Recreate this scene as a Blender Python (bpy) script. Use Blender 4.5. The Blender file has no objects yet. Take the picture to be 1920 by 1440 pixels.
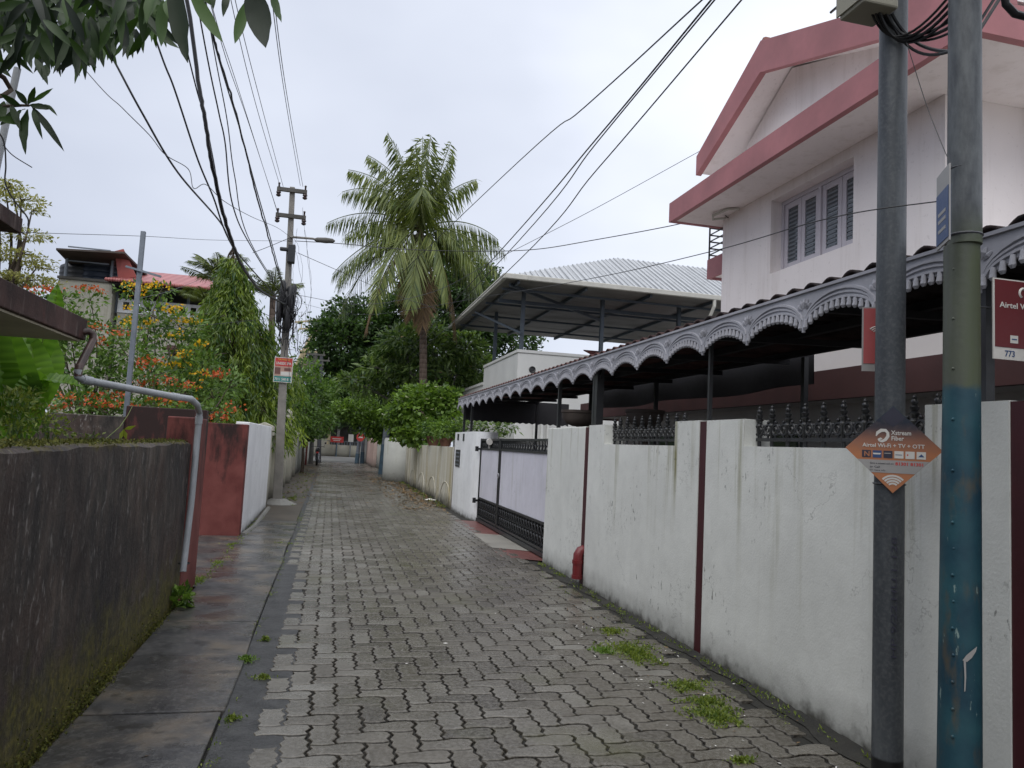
import bpy, bmesh, math, random
import numpy as np
from mathutils import Vector, Matrix
PI = math.pi
rad = math.radians
S = bpy.context.scene
COL = S.collection

# ---------------------------------------------------------------- camera
F, CX, CY, CAMH = 1400.0, 960.0, 720.0, 1.5
_y, _p, _r = rad(13.43), rad(4.895), rad(2.913)
_f = Vector((math.sin(_y) * math.cos(_p), math.cos(_y) * math.cos(_p), math.sin(_p)))
_rt = Vector((math.cos(_y), -math.sin(_y), 0))
_up = _rt.cross(_f)
RT = math.cos(_r) * _rt + math.sin(_r) * _up
UP = -math.sin(_r) * _rt + math.cos(_r) * _up
FW = _f
EYE = Vector((0, 0, CAMH))
cd = bpy.data.cameras.new('camera')
cam = bpy.data.objects.new('camera', cd)
COL.objects.link(cam)
cam.matrix_world = Matrix(((RT.x, UP.x, -FW.x, 0), (RT.y, UP.y, -FW.y, 0), (RT.z, UP.z, -FW.z, CAMH), (0, 0, 0, 1)))
cd.sensor_fit = 'HORIZONTAL'
cd.sensor_width = 36
cd.lens = 36 * F / 1920
cd.clip_start = 0.05
cd.clip_end = 3000
S.camera = cam

# ---------------------------------------------------------------- sky, sun, exposure
SUN_EL, SUN_AZ = rad(58), rad(217)          # azimuth from +Y, clockwise
w = bpy.data.worlds.new("World")
S.world = w
w.use_nodes = True
nt = w.node_tree
for n in list(nt.nodes):
    nt.nodes.remove(n)
o_ = nt.nodes.new('ShaderNodeOutputWorld')
bg = nt.nodes.new('ShaderNodeBackground')
bg.inputs['Strength'].default_value = 0.1
sky = nt.nodes.new('ShaderNodeTexSky')
sky.sky_type = 'NISHITA'
sky.sun_disc = False
sky.sun_elevation = SUN_EL
sky.sun_rotation = SUN_AZ
tc = nt.nodes.new('ShaderNodeTexCoord')
nz = nt.nodes.new('ShaderNodeTexNoise')
nz.inputs['Scale'].default_value = 1.6
nz.inputs['Detail'].default_value = 4
rp = nt.nodes.new('ShaderNodeValToRGB')
rp.color_ramp.elements[0].position = 0.0
rp.color_ramp.elements[0].color = (3.8, 4.15, 5.05, 1)
rp.color_ramp.elements[1].position = 0.55
rp.color_ramp.elements[1].color = (5.65, 6.0, 6.85, 1)
e3 = rp.color_ramp.elements.new(1.0)
e3.color = (8.2, 8.5, 9.2, 1)
# overcast: brightest overhead and to the right, dimmer low on the left
sx_ = nt.nodes.new('ShaderNodeSeparateXYZ')
def wmath(op, a, b):
    x = nt.nodes.new('ShaderNodeMath'); x.operation = op
    for i, q in enumerate((a, b)):
        if isinstance(q, float): x.inputs[i].default_value = q
        else: nt.links.new(q, x.inputs[i])
    return x.outputs[0]
mp = nt.nodes.new('ShaderNodeMapping')
mp.inputs['Scale'].default_value = (1, 1, 2.2)
mx = nt.nodes.new('ShaderNodeMixRGB')
mx.inputs[0].default_value = 0.94
nt.links.new(tc.outputs['Generated'], mp.inputs[0])
nt.links.new(mp.outputs[0], nz.inputs['Vector'])
nt.links.new(tc.outputs['Generated'], sx_.inputs[0])
gx = wmath('MULTIPLY', sx_.outputs[0], .55)
gz_ = wmath('MULTIPLY', sx_.outputs[2], .62)
gn = wmath('MULTIPLY', wmath('SUBTRACT', nz.outputs['Fac'], .5), 1.15)
nt.links.new(wmath('ADD', wmath('ADD', gx, gz_), wmath('ADD', gn, .14)), rp.inputs[0])
nt.links.new(sky.outputs[0], mx.inputs[1])
nt.links.new(rp.outputs[0], mx.inputs[2])
nt.links.new(mx.outputs[0], bg.inputs['Color'])
nt.links.new(bg.outputs[0], o_.inputs['Surface'])
sd = bpy.data.lights.new('sun', 'SUN')
sd.energy = 1.5
sd.angle = rad(70)
sd.color = (1, .97, .92)
sun = bpy.data.objects.new('sun', sd)
COL.objects.link(sun)
sv = Vector((math.sin(SUN_AZ) * math.cos(SUN_EL), math.cos(SUN_AZ) * math.cos(SUN_EL), math.sin(SUN_EL)))
sun.rotation_euler = (-sv).to_track_quat('-Z', 'Y').to_euler()
sun.location = (0, -20, 40)
S.view_settings.view_transform = 'Standard'
S.view_settings.look = 'None'
S.view_settings.gamma = 1
S.view_settings.exposure = 0.53
S.view_settings.use_curve_mapping = False
S.render.engine = 'CYCLES'
S.cycles.use_denoising = True
S.cycles.max_bounces = 8
S.cycles.transparent_max_bounces = 8

# ---------------------------------------------------------------- helpers
def ray(px, py):
    return FW + RT * ((px - CX) / F) - UP * ((py - CY) / F)
def atY(px, py, Y):
    d = ray(px, py); return EYE + d * (Y / d.y)
def atX(px, py, X):
    d = ray(px, py); return EYE + d * (X / d.x)
def atZ(px, py, Z=0):
    d = ray(px, py); return EYE + d * ((Z - CAMH) / d.z)

def tag(o, label=None, cat=None, group=None, kind=None):
    if label: o['label'] = label
    if cat: o['category'] = cat
    if group: o['group'] = group
    if kind or cat: o['kind'] = kind or 'thing'
    return o
def thing(name, label, cat, loc=(0, 0, 0), group=None, rz=0):
    o = bpy.data.objects.new(name, None)
    o.empty_display_size = .1
    COL.objects.link(o)
    o.location = loc
    o.rotation_euler = (0, 0, rz)
    return tag(o, label, cat, group)
def wloc(o):
    v = Vector((0, 0, 0))
    while o is not None:
        v += Vector(o.location); o = o.parent
    return v
def copy_tree(o, parent=None):
    c = o.copy(); COL.objects.link(c); c.parent = parent
    for ch in list(o.children): copy_tree(ch, c)
    return c

class MB:
    """collects shapes; build() links them as ONE mesh object"""
    def __init__(s): s.v = []; s.f = []; s.m = []; s.t = []; s.mi = 0; s.tint = .5
    def add(s, vs, fs):
        n = len(s.v)
        s.v += [tuple(p) for p in vs]
        s.t += [s.tint] * len(vs)
        for f in fs:
            s.f.append(tuple(n + i for i in f)); s.m.append(s.mi)
        return s
    def box(s, x0, y0, z0, x1, y1, z1):
        if x0 > x1: x0, x1 = x1, x0
        if y0 > y1: y0, y1 = y1, y0
        if z0 > z1: z0, z1 = z1, z0
        return s.add([(x0, y0, z0), (x1, y0, z0), (x1, y1, z0), (x0, y1, z0), (x0, y0, z1), (x1, y0, z1), (x1, y1, z1), (x0, y1, z1)],
              [(0, 3, 2, 1), (4, 5, 6, 7), (0, 1, 5, 4), (1, 2, 6, 5), (2, 3, 7, 6), (3, 0, 4, 7)])
    def obox(s, c, ax, ay, az):
        """oriented box: centre and three half-axes"""
        c, ax, ay, az = Vector(c), Vector(ax), Vector(ay), Vector(az)
        P = [c + i * ax + j * ay + k * az for k in (-1, 1) for (i, j) in ((-1, -1), (1, -1), (1, 1), (-1, 1))]
        return s.add(P, [(0, 3, 2, 1), (4, 5, 6, 7), (0, 1, 5, 4), (1, 2, 6, 5), (2, 3, 7, 6), (3, 0, 4, 7)])
    def beam(s, a, b, w, h, up=(0, 0, 1)):
        a, b = Vector(a), Vector(b); d = (b - a)
        L = d.length; d.normalize()
        u = Vector(up)
        if abs(d.dot(u)) > .98: u = Vector((1, 0, 0))
        sx = d.cross(u).normalized(); uz = sx.cross(d)
        return s.obox((a + b) / 2, d * L / 2, sx * w / 2, uz * h / 2)
    def prism(s, poly, off):
        """poly: list of 3D points, extruded by vector off"""
        P = [Vector(p) for p in poly]; o = Vector(off); n = len(P)
        return s.add(P + [p + o for p in P], [tuple(range(n))[::-1], tuple(range(n, 2 * n))] + [(i, (i + 1) % n, n + (i + 1) % n, n + i) for i in range(n)])
    def tube(s, pts, r, n=8, cap=True):
        pts = [Vector(p) for p in pts]; m = len(pts)
        rs = r if isinstance(r, (list, tuple)) else [r] * m
        vs = []; fs = []
        prev = None
        for i, p in enumerate(pts):
            d = (pts[min(i + 1, m - 1)] - pts[max(i - 1, 0)])
            if d.length < 1e-9: d = Vector((0, 0, 1))
            d.normalize()
            if prev is None:
                u = Vector((0, 0, 1)) if abs(d.z) < .9 else Vector((1, 0, 0))
                sx = d.cross(u).normalized()
            else:
                sx = (prev - d * prev.dot(d))
                sx = sx.normalized() if sx.length > 1e-6 else d.orthogonal().normalized()
            prev = sx
            sy = d.cross(sx)
            for k in range(n):
                a = 2 * PI * k / n
                vs.append(p + (sx * math.cos(a) + sy * math.sin(a)) * rs[i])
        for i in range(m - 1):
            for k in range(n):
                fs.append((i * n + k, i * n + (k + 1) % n, (i + 1) * n + (k + 1) % n, (i + 1) * n + k))
        if cap:
            fs.append(tuple(range(n))[::-1]); fs.append(tuple((m - 1) * n + k for k in range(n)))
        return s.add(vs, fs)
    def cyl(s, a, b, r0, r1=None, n=12):
        return s.tube([a, b], [r0, r0 if r1 is None else r1], n)
    def lathe(s, c, prof, n=12):
        c = Vector(c); vs = []; fs = []; m = len(prof)
        for (r, z) in prof:
            for k in range(n):
                a = 2 * PI * k / n
                vs.append(c + Vector((r * math.cos(a), r * math.sin(a), z)))
        for i in range(m - 1):
            for k in range(n):
                fs.append((i * n + k, i * n + (k + 1) % n, (i + 1) * n + (k + 1) % n, (i + 1) * n + k))
        fs.append(tuple(range(n))[::-1]); fs.append(tuple((m - 1) * n + k for k in range(n)))
        return s.add(vs, fs)
    def ball(s, c, r, n=10, sz=1.0):
        prof = [(max(.001, r * math.sin(PI * i / 8)), -r * sz * math.cos(PI * i / 8)) for i in range(9)]
        return s.lathe(c, prof, n)
    def torus(s, c, R, r, ax, ay, n=14, k=6, a0=0, a1=2 * PI):
        c, ax, ay = Vector(c), Vector(ax), Vector(ay)
        full = abs(a1 - a0 - 2 * PI) < 1e-6
        pts = [c + (ax * math.cos(a0 + (a1 - a0) * i / n) + ay * math.sin(a0 + (a1 - a0) * i / n)) * R for i in range(n + 1)]
        return s.tube(pts, r, k, cap=not full)
    def build(s, name, mats, parent=None, smooth=False, bevel=0, seg=2):
        me = bpy.data.meshes.new(name)
        off = wloc(parent) if parent is not None else Vector((0, 0, 0))
        me.from_pydata([(p[0] - off.x, p[1] - off.y, p[2] - off.z) for p in s.v], [], s.f)
        if not isinstance(mats, (list, tuple)): mats = [mats]
        for m in mats: me.materials.append(m)
        if len(mats) > 1: me.polygons.foreach_set('material_index', s.m)
        at = me.attributes.new('tint', 'FLOAT', 'POINT')
        at.data.foreach_set('value', s.t)
        if smooth: me.polygons.foreach_set('use_smooth', [True] * len(me.polygons))
        me.update()
        o = bpy.data.objects.new(name, me)
        COL.objects.link(o)
        if parent is not None: o.parent = parent
        if bevel:
            b = o.modifiers.new('bevel', 'BEVEL'); b.width = bevel; b.segments = seg; b.limit_method = 'ANGLE'; b.angle_limit = rad(40)
        if smooth and not bevel:
            try:
                me.set_sharp_from_angle(angle=rad(45))
            except Exception: pass
        return o

def npmesh(name, V, Fc, mat, parent=None, tint=None, smooth=False):
    """mesh from numpy arrays, all faces of the same size"""
    me = bpy.data.meshes.new(name)
    V = np.asarray(V, dtype=np.float32)
    if parent is not None: V = V - np.array(wloc(parent), dtype=np.float32)
    Fc = np.asarray(Fc, dtype=np.int32)
    me.vertices.add(len(V)); me.vertices.foreach_set('co', V.ravel())
    k = Fc.shape[1]
    me.loops.add(Fc.size); me.loops.foreach_set('vertex_index', Fc.ravel())
    me.polygons.add(len(Fc)); me.polygons.foreach_set('loop_start', np.arange(0, Fc.size, k, dtype=np.int32))
    try: me.polygons.foreach_set('loop_total', np.full(len(Fc), k, dtype=np.int32))
    except Exception: pass
    at = me.attributes.new('tint', 'FLOAT', 'POINT')
    at.data.foreach_set('value', np.asarray(tint if tint is not None else np.full(len(V), .5), dtype=np.float32))
    for m in (mat if isinstance(mat, (list, tuple)) else [mat]): me.materials.append(m)
    if smooth: me.polygons.foreach_set('use_smooth', [True] * len(Fc))
    me.update(calc_edges=True); me.validate()
    o = bpy.data.objects.new(name, me)
    COL.objects.link(o)
    if parent is not None: o.parent = parent
    return o

def text_obj(name, body, size, origin, xdir, ydir, mat, parent, align='LEFT', wmax=None, bold=0.0, ext=.0006):
    """lettering as a thin mesh lying in the plane (xdir, ydir)"""
    cu = bpy.data.curves.new(name, 'FONT')
    cu.body = body; cu.size = size; cu.align_x = align; cu.extrude = ext; cu.offset = bold; cu.resolution_u = 2
    tmp = bpy.data.objects.new(name, cu)
    COL.objects.link(tmp)
    bpy.context.view_layer.update()
    dg = bpy.context.evaluated_depsgraph_get()
    me = bpy.data.meshes.new_from_object(tmp.evaluated_get(dg))
    bpy.data.objects.remove(tmp, do_unlink=True)
    bpy.data.curves.remove(cu)
    xd, yd = Vector(xdir).normalized(), Vector(ydir).normalized()
    zd = xd.cross(yd)
    xs = [v.co.x for v in me.vertices]
    sc = 1.0
    if wmax and xs and (max(xs) - min(xs)) > 1e-6: sc = wmax / (max(xs) - min(xs))
    org = Vector(origin) - (wloc(parent) if parent else Vector((0, 0, 0)))
    for v in me.vertices:
        v.co = org + xd * (v.co.x * sc) + yd * v.co.y + zd * v.co.z
    me.materials.clear(); me.materials.append(mat)
    o = bpy.data.objects.new(name, me)
    COL.objects.link(o)
    if parent: o.parent = parent
    return o
# ---------------------------------------------------------------- materials
class NT:
    def __init__(s, name):
        s.m = bpy.data.materials.new(name); s.m.use_nodes = True
        s.t = s.m.node_tree
        s.b = s.t.nodes['Principled BSDF']
        s.pos = None
    def n(s, typ, **kw):
        x = s.t.nodes.new(typ)
        for k, v in kw.items(): setattr(x, k, v)
        return x
    def l(s, a, b): s.t.links.new(a, b)
    def P(s):
        if s.pos is None: s.pos = s.n('ShaderNodeNewGeometry').outputs['Position']
        return s.pos
    def noise(s, scale, detail=4, rough=.55, stretch=(1, 1, 1), off=(0, 0, 0)):
        mp = s.n('ShaderNodeMapping'); mp.inputs['Scale'].default_value = stretch; mp.inputs['Location'].default_value = off
        s.l(s.P(), mp.inputs[0])
        x = s.n('ShaderNodeTexNoise'); x.inputs['Scale'].default_value = scale; x.inputs['Detail'].default_value = detail; x.inputs['Roughness'].default_value = rough
        s.l(mp.outputs[0], x.inputs['Vector'])
        return x.outputs['Fac']
    def ramp(s, fac, *stops):
        top = max(p for p, c in stops)
        if top > 1.0:
            fac = s.math('DIVIDE', fac, top); stops = [(p / top, c) for p, c in stops]
        r = s.n('ShaderNodeValToRGB'); e = r.color_ramp.elements
        while len(e) < len(stops): e.new(.5)
        for el, (p, c) in zip(e, stops):
            el.position = p; el.color = (c, c, c, 1) if not isinstance(c, tuple) else (*c, 1)
        s.l(fac, r.inputs[0]); return r.outputs[0]
    def mix(s, fac, a, b, mode='MIX'):
        x = s.n('ShaderNodeMixRGB', blend_type=mode)
        for i, q in enumerate((fac, a, b)):
            if isinstance(q, (int, float)): x.inputs[i].default_value = q if i == 0 else (q, q, q, 1)
            elif isinstance(q, tuple): x.inputs[i].default_value = (*q, 1)
            else: s.l(q, x.inputs[i])
        return x.outputs[0]
    def math(s, op, a, b=0.0):
        x = s.n('ShaderNodeMath', operation=op)
        for i, q in enumerate((a, b)):
            if isinstance(q, (int, float)): x.inputs[i].default_value = q
            else: s.l(q, x.inputs[i])
        return x.outputs[0]
    def sep(s, k):
        x = s.n('ShaderNodeSeparateXYZ'); s.l(s.P(), x.inputs[0]); return x.outputs[k]
    def attr(s, name='tint'):
        x = s.n('ShaderNodeAttribute'); x.attribute_name = name; return x.outputs['Fac']
    def out(s, col, rough=.7, bump=None, bs=.3, bd=.01, spec=.5, metal=0):
        for q, k in ((col, 'Base Color'), (rough, 'Roughness')):
            if isinstance(q, (int, float)): s.b.inputs[k].default_value = q
            elif isinstance(q, tuple): s.b.inputs[k].default_value = (*q, 1)
            else: s.l(q, s.b.inputs[k])
        s.b.inputs['Specular IOR Level'].default_value = spec
        s.b.inputs['Metallic'].default_value = metal
        if bump is not None:
            bp = s.n('ShaderNodeBump'); bp.inputs['Strength'].default_value = bs; bp.inputs['Distance'].default_value = bd
            s.l(bump, bp.inputs['Height']); s.l(bp.outputs[0], s.b.inputs['Normal'])
        return s.m

def mix3(a, k): return tuple(min(1, c * k) for c in a)
def plain(name, col, rough=.6, var=.18, scale=6, metal=0, spec=.5, bs=.15, bd=.004, fine=60):
    """painted or cast surface with soft blotches and a fine grain"""
    t = NT(name)
    c = t.mix(t.ramp(t.noise(scale), (.3, 0.), (.7, 1.)), mix3(col, 1 - var), mix3(col, 1 + var * .6))
    c = t.mix(t.math('MULTIPLY', t.noise(scale * 9, 3), .35), c, mix3(col, 1 - var * 1.6))
    r = t.math('ADD', t.math('MULTIPLY', t.noise(scale * 2), .25), rough - .12)
    return t.out(c, r, t.noise(fine, 3), bs, bd, spec, metal)

def leafm(name, dark, light, rough=.42, trans=.3, patch=.6):
    t = NT(name)
    f = t.math('ADD', t.attr(), t.math('MULTIPLY', t.math('SUBTRACT', t.noise(1.3, 2), .5), patch))
    f = t.ramp(f, (.0, 0.), (1., 1.))
    c = t.mix(f, dark, light)
    m = t.out(c, rough, None, spec=.4)
    tr = t.n('ShaderNodeBsdfTranslucent'); t.l(t.mix(1, c, (1.5, 1.6, .7), 'MULTIPLY'), tr.inputs['Color'])
    ms = t.n('ShaderNodeMixShader'); ms.inputs[0].default_value = trans
    t.l(t.b.outputs[0], ms.inputs[1]); t.l(tr.outputs[0], ms.inputs[2])
    t.l(ms.outputs[0], t.t.nodes['Material Output'].inputs['Surface'])
    return m

def m_paver():
    t = NT('wet_paver')
    v = t.attr()
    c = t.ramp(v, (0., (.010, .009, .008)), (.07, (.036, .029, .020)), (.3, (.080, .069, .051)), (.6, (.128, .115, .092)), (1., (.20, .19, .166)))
    c = t.mix(t.ramp(t.noise(3.5, 6), (.38, 0.), (.75, .75)), c, (.052, .044, .031))
    c = t.mix(t.ramp(t.noise(38, 5), (.4, 0.), (.72, .5)), c, (.24, .225, .20))
    c = t.mix(t.ramp(t.noise(90, 4), (.55, 0.), (.7, .6)), c, (.045, .04, .034))
    c = t.mix(t.ramp(t.noise(1.1, 5, off=(7, 3, 0)), (.56, 0.), (.72, .5)), c, (.085, .085, .036))
    wet = t.noise(.75, 5)
    r = t.ramp(wet, (.36, .10), (.5, .25), (.66, .52))
    r = t.math('ADD', r, t.math('MULTIPLY', t.math('SUBTRACT', t.noise(55, 4), .5), .45))
    h = t.math('ADD', t.noise(120, 5), t.math('MULTIPLY', t.noise(16, 4), 1.3))
    return t.out(c, r, h, .5, .004, .45)

def m_slab():
    t = NT('wet_cement')
    c = t.ramp(t.noise(2.4, 7, .6), (.32, (.022, .022, .024)), (.5, (.064, .062, .060)), (.66, (.135, .112, .085)))
    c = t.mix(t.ramp(t.noise(30, 5), (.5, 0.), (.7, .5)), c, (.14, .135, .125))
    c = t.mix(t.ramp(t.noise(7, 5, off=(4, 4, 0)), (.57, 0.), (.66, .65)), c, (.022, .02, .017))
    r = t.ramp(t.noise(1.3, 5, off=(2, 1, 0)), (.40, .14), (.5, .34), (.64, .62))
    return t.out(c, r, t.math('ADD', t.noise(90, 5), t.noise(12, 3)), .4, .004, .4)

def m_mossy(moss=1.):
    t = NT('blackened_plaster')
    st = t.noise(9, 8, .68, (1, 1, .38))
    c = t.ramp(st, (.30, (.018, .016, .015)), (.46, (.050, .043, .038)), (.60, (.090, .070, .058)), (.74, (.15, .13, .118)))
    c = t.mix(t.ramp(t.noise(2.2, 4), (.42, 0.), (.7, .6)), c, (.045, .022, .017))
    fl = t.math('MULTIPLY', t.ramp(t.noise(26, 7, .7, (1, 1, .38)), (.56, 0.), (.68, .9)), t.ramp(t.noise(2.6, 4, off=(1, 5, 2)), (.42, .1), (.6, 1.)))
    c = t.mix(t.ramp(t.noise(.9, 4, off=(2, 2, 2)), (.4, 0.), (.65, .7)), c, (.016, .015, .017))
    c = t.mix(fl, c, (.27, .25, .235))
    z = t.sep(2)
    zb = t.math('ADD', z, t.math('MULTIPLY', t.math('SUBTRACT', t.noise(6, 5), .5), .75))
    c = t.mix(t.ramp(zb, (.0, .97 * moss), (.18, .75 * moss), (.50, 0.)), c, t.ramp(t.noise(26, 4), (.35, (.034, .034, .010)), (.66, (.145, .128, .024))))
    zt = t.math('ADD', z, t.math('MULTIPLY', t.math('SUBTRACT', t.noise(11, 5), .5), .14))
    c = t.mix(t.ramp(zt, (1.385, 0.), (1.415, .95 * moss)), c, (.085, .07, .015))
    return t.out(c, t.ramp(t.noise(3), (.3, .5), (.7, .8)), t.math('ADD', t.noise(40, 6), t.math('MULTIPLY', st, 2.)), .6, .01, .3)

def m_white(name, col, top=None, base=.12, stain=.6, mold=1.0, pink=None):
    """limewashed wall: olive run-off streaks from the coping, mould specks, splash dirt at the foot, hair cracks"""
    t = NT(name)
    c = t.mix(t.ramp(t.noise(1.6, 5), (.3, 0.), (.7, 1.)), mix3(col, .88), mix3(col, 1.04))
    c = t.mix(t.ramp(t.noise(9, 6), (.45, 0.), (.75, .25)), c, mix3(col, .72))
    st = t.math('MULTIPLY', t.ramp(t.noise(7.0, 5, .6, (1, 1, .045)), (.53, 0.), (.70, stain)), t.ramp(t.noise(1.4, 3, off=(8, 8, 8)), (.38, .15), (.6, 1.)))
    z = t.sep(2)
    if top:
        g = t.ramp(t.math('ADD', z, t.math('MULTIPLY', t.noise(5, 3, .5, (1, 1, .1)), .9)), (.0, 0.), (1., 1.))
        g = t.math('MULTIPLY', t.math('SUBTRACT', t.math('ADD', z, t.math('MULTIPLY', t.noise(6, 3, .5, (1, 1, .1), (3, 3, 0)), 1.0)), top - .6), 1.3)
        st = t.math('MULTIPLY', st, t.ramp(g, (0., .12), (1., 1.)))
    c = t.mix(st, c, (.21, .20, .085))
    sp = t.math('MULTIPLY', t.ramp(t.noise(24, 7, .68, (1, 1, .5)), (.59, 0.), (.66, 1.)), t.ramp(t.noise(1.9, 4, off=(5, 2, 1)), (.53, 0.), (.66, .85 * mold)))
    c = t.mix(sp, c, (.05, .05, .04))
    cr = t.math('ABSOLUTE', t.math('SUBTRACT', t.noise(1.15, 6, .6, off=(9, 1, 4)), .5))
    c = t.mix(t.math('MULTIPLY', t.ramp(cr, (.0, .4), (.003, 0.)), t.ramp(t.noise(1.2, 2, off=(1, 8, 2)), (.5, 0.), (.6, 1.))), c, (.09, .085, .075))
    zz = t.math('ADD', z, t.math('MULTIPLY', t.math('SUBTRACT', t.noise(9, 6), .5), .22))
    c = t.mix(t.ramp(zz, (.0, .95), (base, .35), (base * 2.6, 0.)), c, (.055, .052, .042))
    return t.out(c, .75, t.math('ADD', t.noise(70, 5), t.math('MULTIPLY', t.noise(5, 4), 2.5)), .28, .006, .3)

def m_redwall(lo=.50, hi=.68):
    t = NT('stained_red_paint')
    c = t.mix(t.ramp(t.noise(3, 5), (.35, 0.), (.65, 1.)), (.13, .034, .030), (.20, .062, .054))
    z = t.sep(2)
    k = t.math('ADD', t.noise(6, 6, .62, (1, 1, .28)), t.math('MULTIPLY', t.math('SUBTRACT', z, 1.1), .22))
    c = t.mix(t.ramp(k, (lo, 0.), (hi, .95)), c, (.022, .014, .013))
    return t.out(c, .7, t.noise(50, 5), .35, .005, .3)

def m_roughcast():
    t = NT('roughcast_cream')
    c = t.mix(t.ramp(t.noise(3, 4, .5, (1, 1, .12)), (.42, 0.), (.68, .9)), (.66, .64, .56), (.40, .33, .16))
    c = t.mix(t.ramp(t.noise(30, 3), (.4, .4), (.6, 0.)), c, (.50, .48, .41))
    zz = t.math('ADD', t.sep(2), t.math('MULTIPLY', t.math('SUBTRACT', t.noise(4, 5), .5), .5))
    c = t.mix(t.ramp(zz, (.02, .95), (.3, 0.)), c, (.05, .048, .036))
    return t.out(c, .85, t.noise(34, 3), 1.0, .02, .2)

def m_stripe(name, a, b, axis, freq, rough=.45, metal=0., duty=.5):
    t = NT(name)
    k = t.math('FRACT', t.math('MULTIPLY', t.sep(axis), freq))
    c = t.mix(t.ramp(k, (duty - .03, 0.), (duty + .03, 1.)), a, b)
    c = t.mix(t.ramp(t.noise(2), (.4, 0.), (.75, .4)), c, mix3(a, .6))
    return t.out(c, rough, None, metal=metal)

def m_trunk(name, a, b, ring=0):
    t = NT(name)
    f = t.noise(10, 5, .6, (1, 1, .3))
    if ring:
        f = t.math('ADD', t.math('MULTIPLY', f, .7), t.math('MULTIPLY', t.math('FRACT', t.math('MULTIPLY', t.sep(2), ring)), .3))
    return t.out(t.ramp(f, (.3, a), (.7, b)), .9, f, .8, .02, .2)

def m_pole_blue():
    t = NT('flaking_blue_paint')
    z = t.math('ADD', t.sep(2), t.math('MULTIPLY', t.math('SUBTRACT', t.noise(16, 4), .5), .05))
    blue = t.mix(t.ramp(t.noise(4, 5), (.4, 0.), (.7, 1.)), (.009, .042, .066), (.022, .085, .105))
    blue = t.mix(t.ramp(t.noise(13, 6, .62, (1, 1, .35)), (.56, 0.), (.74, .8)), blue, (.085, .070, .045))
    blue = t.mix(t.ramp(t.noise(30, 6, .62, (1, 1, .3), (3, 7, 1)), (.66, 0.), (.70, .85)), blue, (.22, .30, .28))
    grey = t.mix(t.ramp(t.noise(5, 5, .6, (1, 1, .2)), (.4, 0.), (.68, 1.)), (.075, .082, .066), (.072, .090, .040))
    c = t.mix(t.ramp(z, (1.83, 0.), (1.86, 1.)), blue, grey)
    c = t.mix(t.ramp(z, (2.45, 0.), (2.62, 1.)), c, t.ramp(t.noise(30, 5, .6, (1, 1, .3)), (.3, (.040, .046, .052)), (.7, (.105, .115, .12))))
    return t.out(c, .5, t.noise(45, 5), .4, .003, .5)

M = {}
M['paver'] = m_paver()
M['joint'] = plain('joint_grit', (.018, .017, .013), .8)
M['slab'] = m_slab()
M['cement'] = plain('damp_cement', (.052, .052, .051), .5, .55, 7, bs=.9, bd=.012, fine=35)
M['farroad'] = plain('pale_concrete', (.24, .235, .215), .6, .25, 1.2)
M['soil'] = plain('damp_soil', (.045, .038, .022), .9, .4, 1.0, bs=.6, bd=.03, fine=8)
M['gutter'] = plain('gutter_dirt', (.030, .028, .022), .75, .5, 7, bs=.6, bd=.01)
M['mossy'] = m_mossy()
M['moss'] = leafm('moss_green', (.035, .045, .008), (.13, .13, .02), .8, .1)
M['redwall'] = m_redwall()
M['redwalldark'] = m_redwall(.38, .60)
M['blackwall'] = m_mossy(0.)
M['white'] = m_white('limewash_white', (.71, .72, .68), 1.78, .1, .95, 1.0)
M['whiteleft'] = m_white('plain_white', (.84, .85, .86), None, .06, .12, .3)
M['cream'] = m_white('cream_wall', (.52, .50, .42), 1.6, .3, .7, .6)
M['whitefar'] = m_white('grey_white_wall', (.52, .53, .50), 1.5, .35, .6, .8)
M['pinkwall'] = m_white('pale_pink_wall', (.55, .42, .38), 1.5, .2, .5, .5)
M['rough'] = m_roughcast()
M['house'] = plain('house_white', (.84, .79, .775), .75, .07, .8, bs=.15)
M['houseshade'] = plain('house_white_shaded', (.58, .545, .52), .75, .08, 1.0)  # darker copy of the house white; covered walls carry shade in this colour
def m_render(name, col, rust, var=.12):
    # rendered house front: rain streaks below ledges, uneven patches, a little grime
    t = NT(name)
    c = t.mix(t.ramp(t.noise(.9, 5), (.3, 0.), (.7, 1.)), mix3(col, 1 - var), mix3(col, 1.03))
    c = t.mix(t.ramp(t.noise(5, 6, .62, (1, 1, .07)), (.52, 0.), (.74, .45)), c, rust)
    c = t.mix(t.ramp(t.noise(16, 6, .65), (.60, 0.), (.72, .30)), c, mix3(rust, .6))
    return t.out(c, .75, t.math('ADD', t.noise(60, 4), t.math('MULTIPLY', t.noise(3, 3), 2.)), .22, .006, .3)
M['house'] = m_render('house_white', (.85, .80, .785), (.58, .52, .48), .07)
M['pink'] = m_render('pink_fascia', (.43, .175, .185), (.20, .085, .085), .2)
M['block'] = plain('building_white', (.66, .66, .635), .7, .10, 1.2)
M['pink'] = plain('pink_fascia', (.42, .175, .185), .7, .22, 1.6)
M['redstrip'] = plain('maroon_paint', (.055, .006, .010), .5, .2, 5)
M['redpvc'] = plain('red_pvc', (.16, .018, .020), .35, .15, 5)
M['apron'] = plain('red_oxide_concrete', (.19, .072, .062), .45, .3, 3)
M['apron2'] = plain('patched_concrete', (.30, .285, .25), .55, .2, 3)
M['gate'] = m_white('lilac_sheet', (.66, .65, .715), 1.3, .001, .35, .25)
M['black'] = plain('black_iron', (.016, .017, .019), .38, .3, 10, metal=.0, spec=.6)
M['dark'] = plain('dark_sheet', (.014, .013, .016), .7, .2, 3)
M['darktile'] = plain('sooty_tile', (.040, .028, .026), .8, .5, 8, bs=.4, bd=.01)
M['tile'] = plain('clay_tile', (.20, .075, .055), .8, .4, 8)
M['fascia'] = plain('grey_moulded_sheet', (.37, .37, .405), .45, .2, 4)
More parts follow.
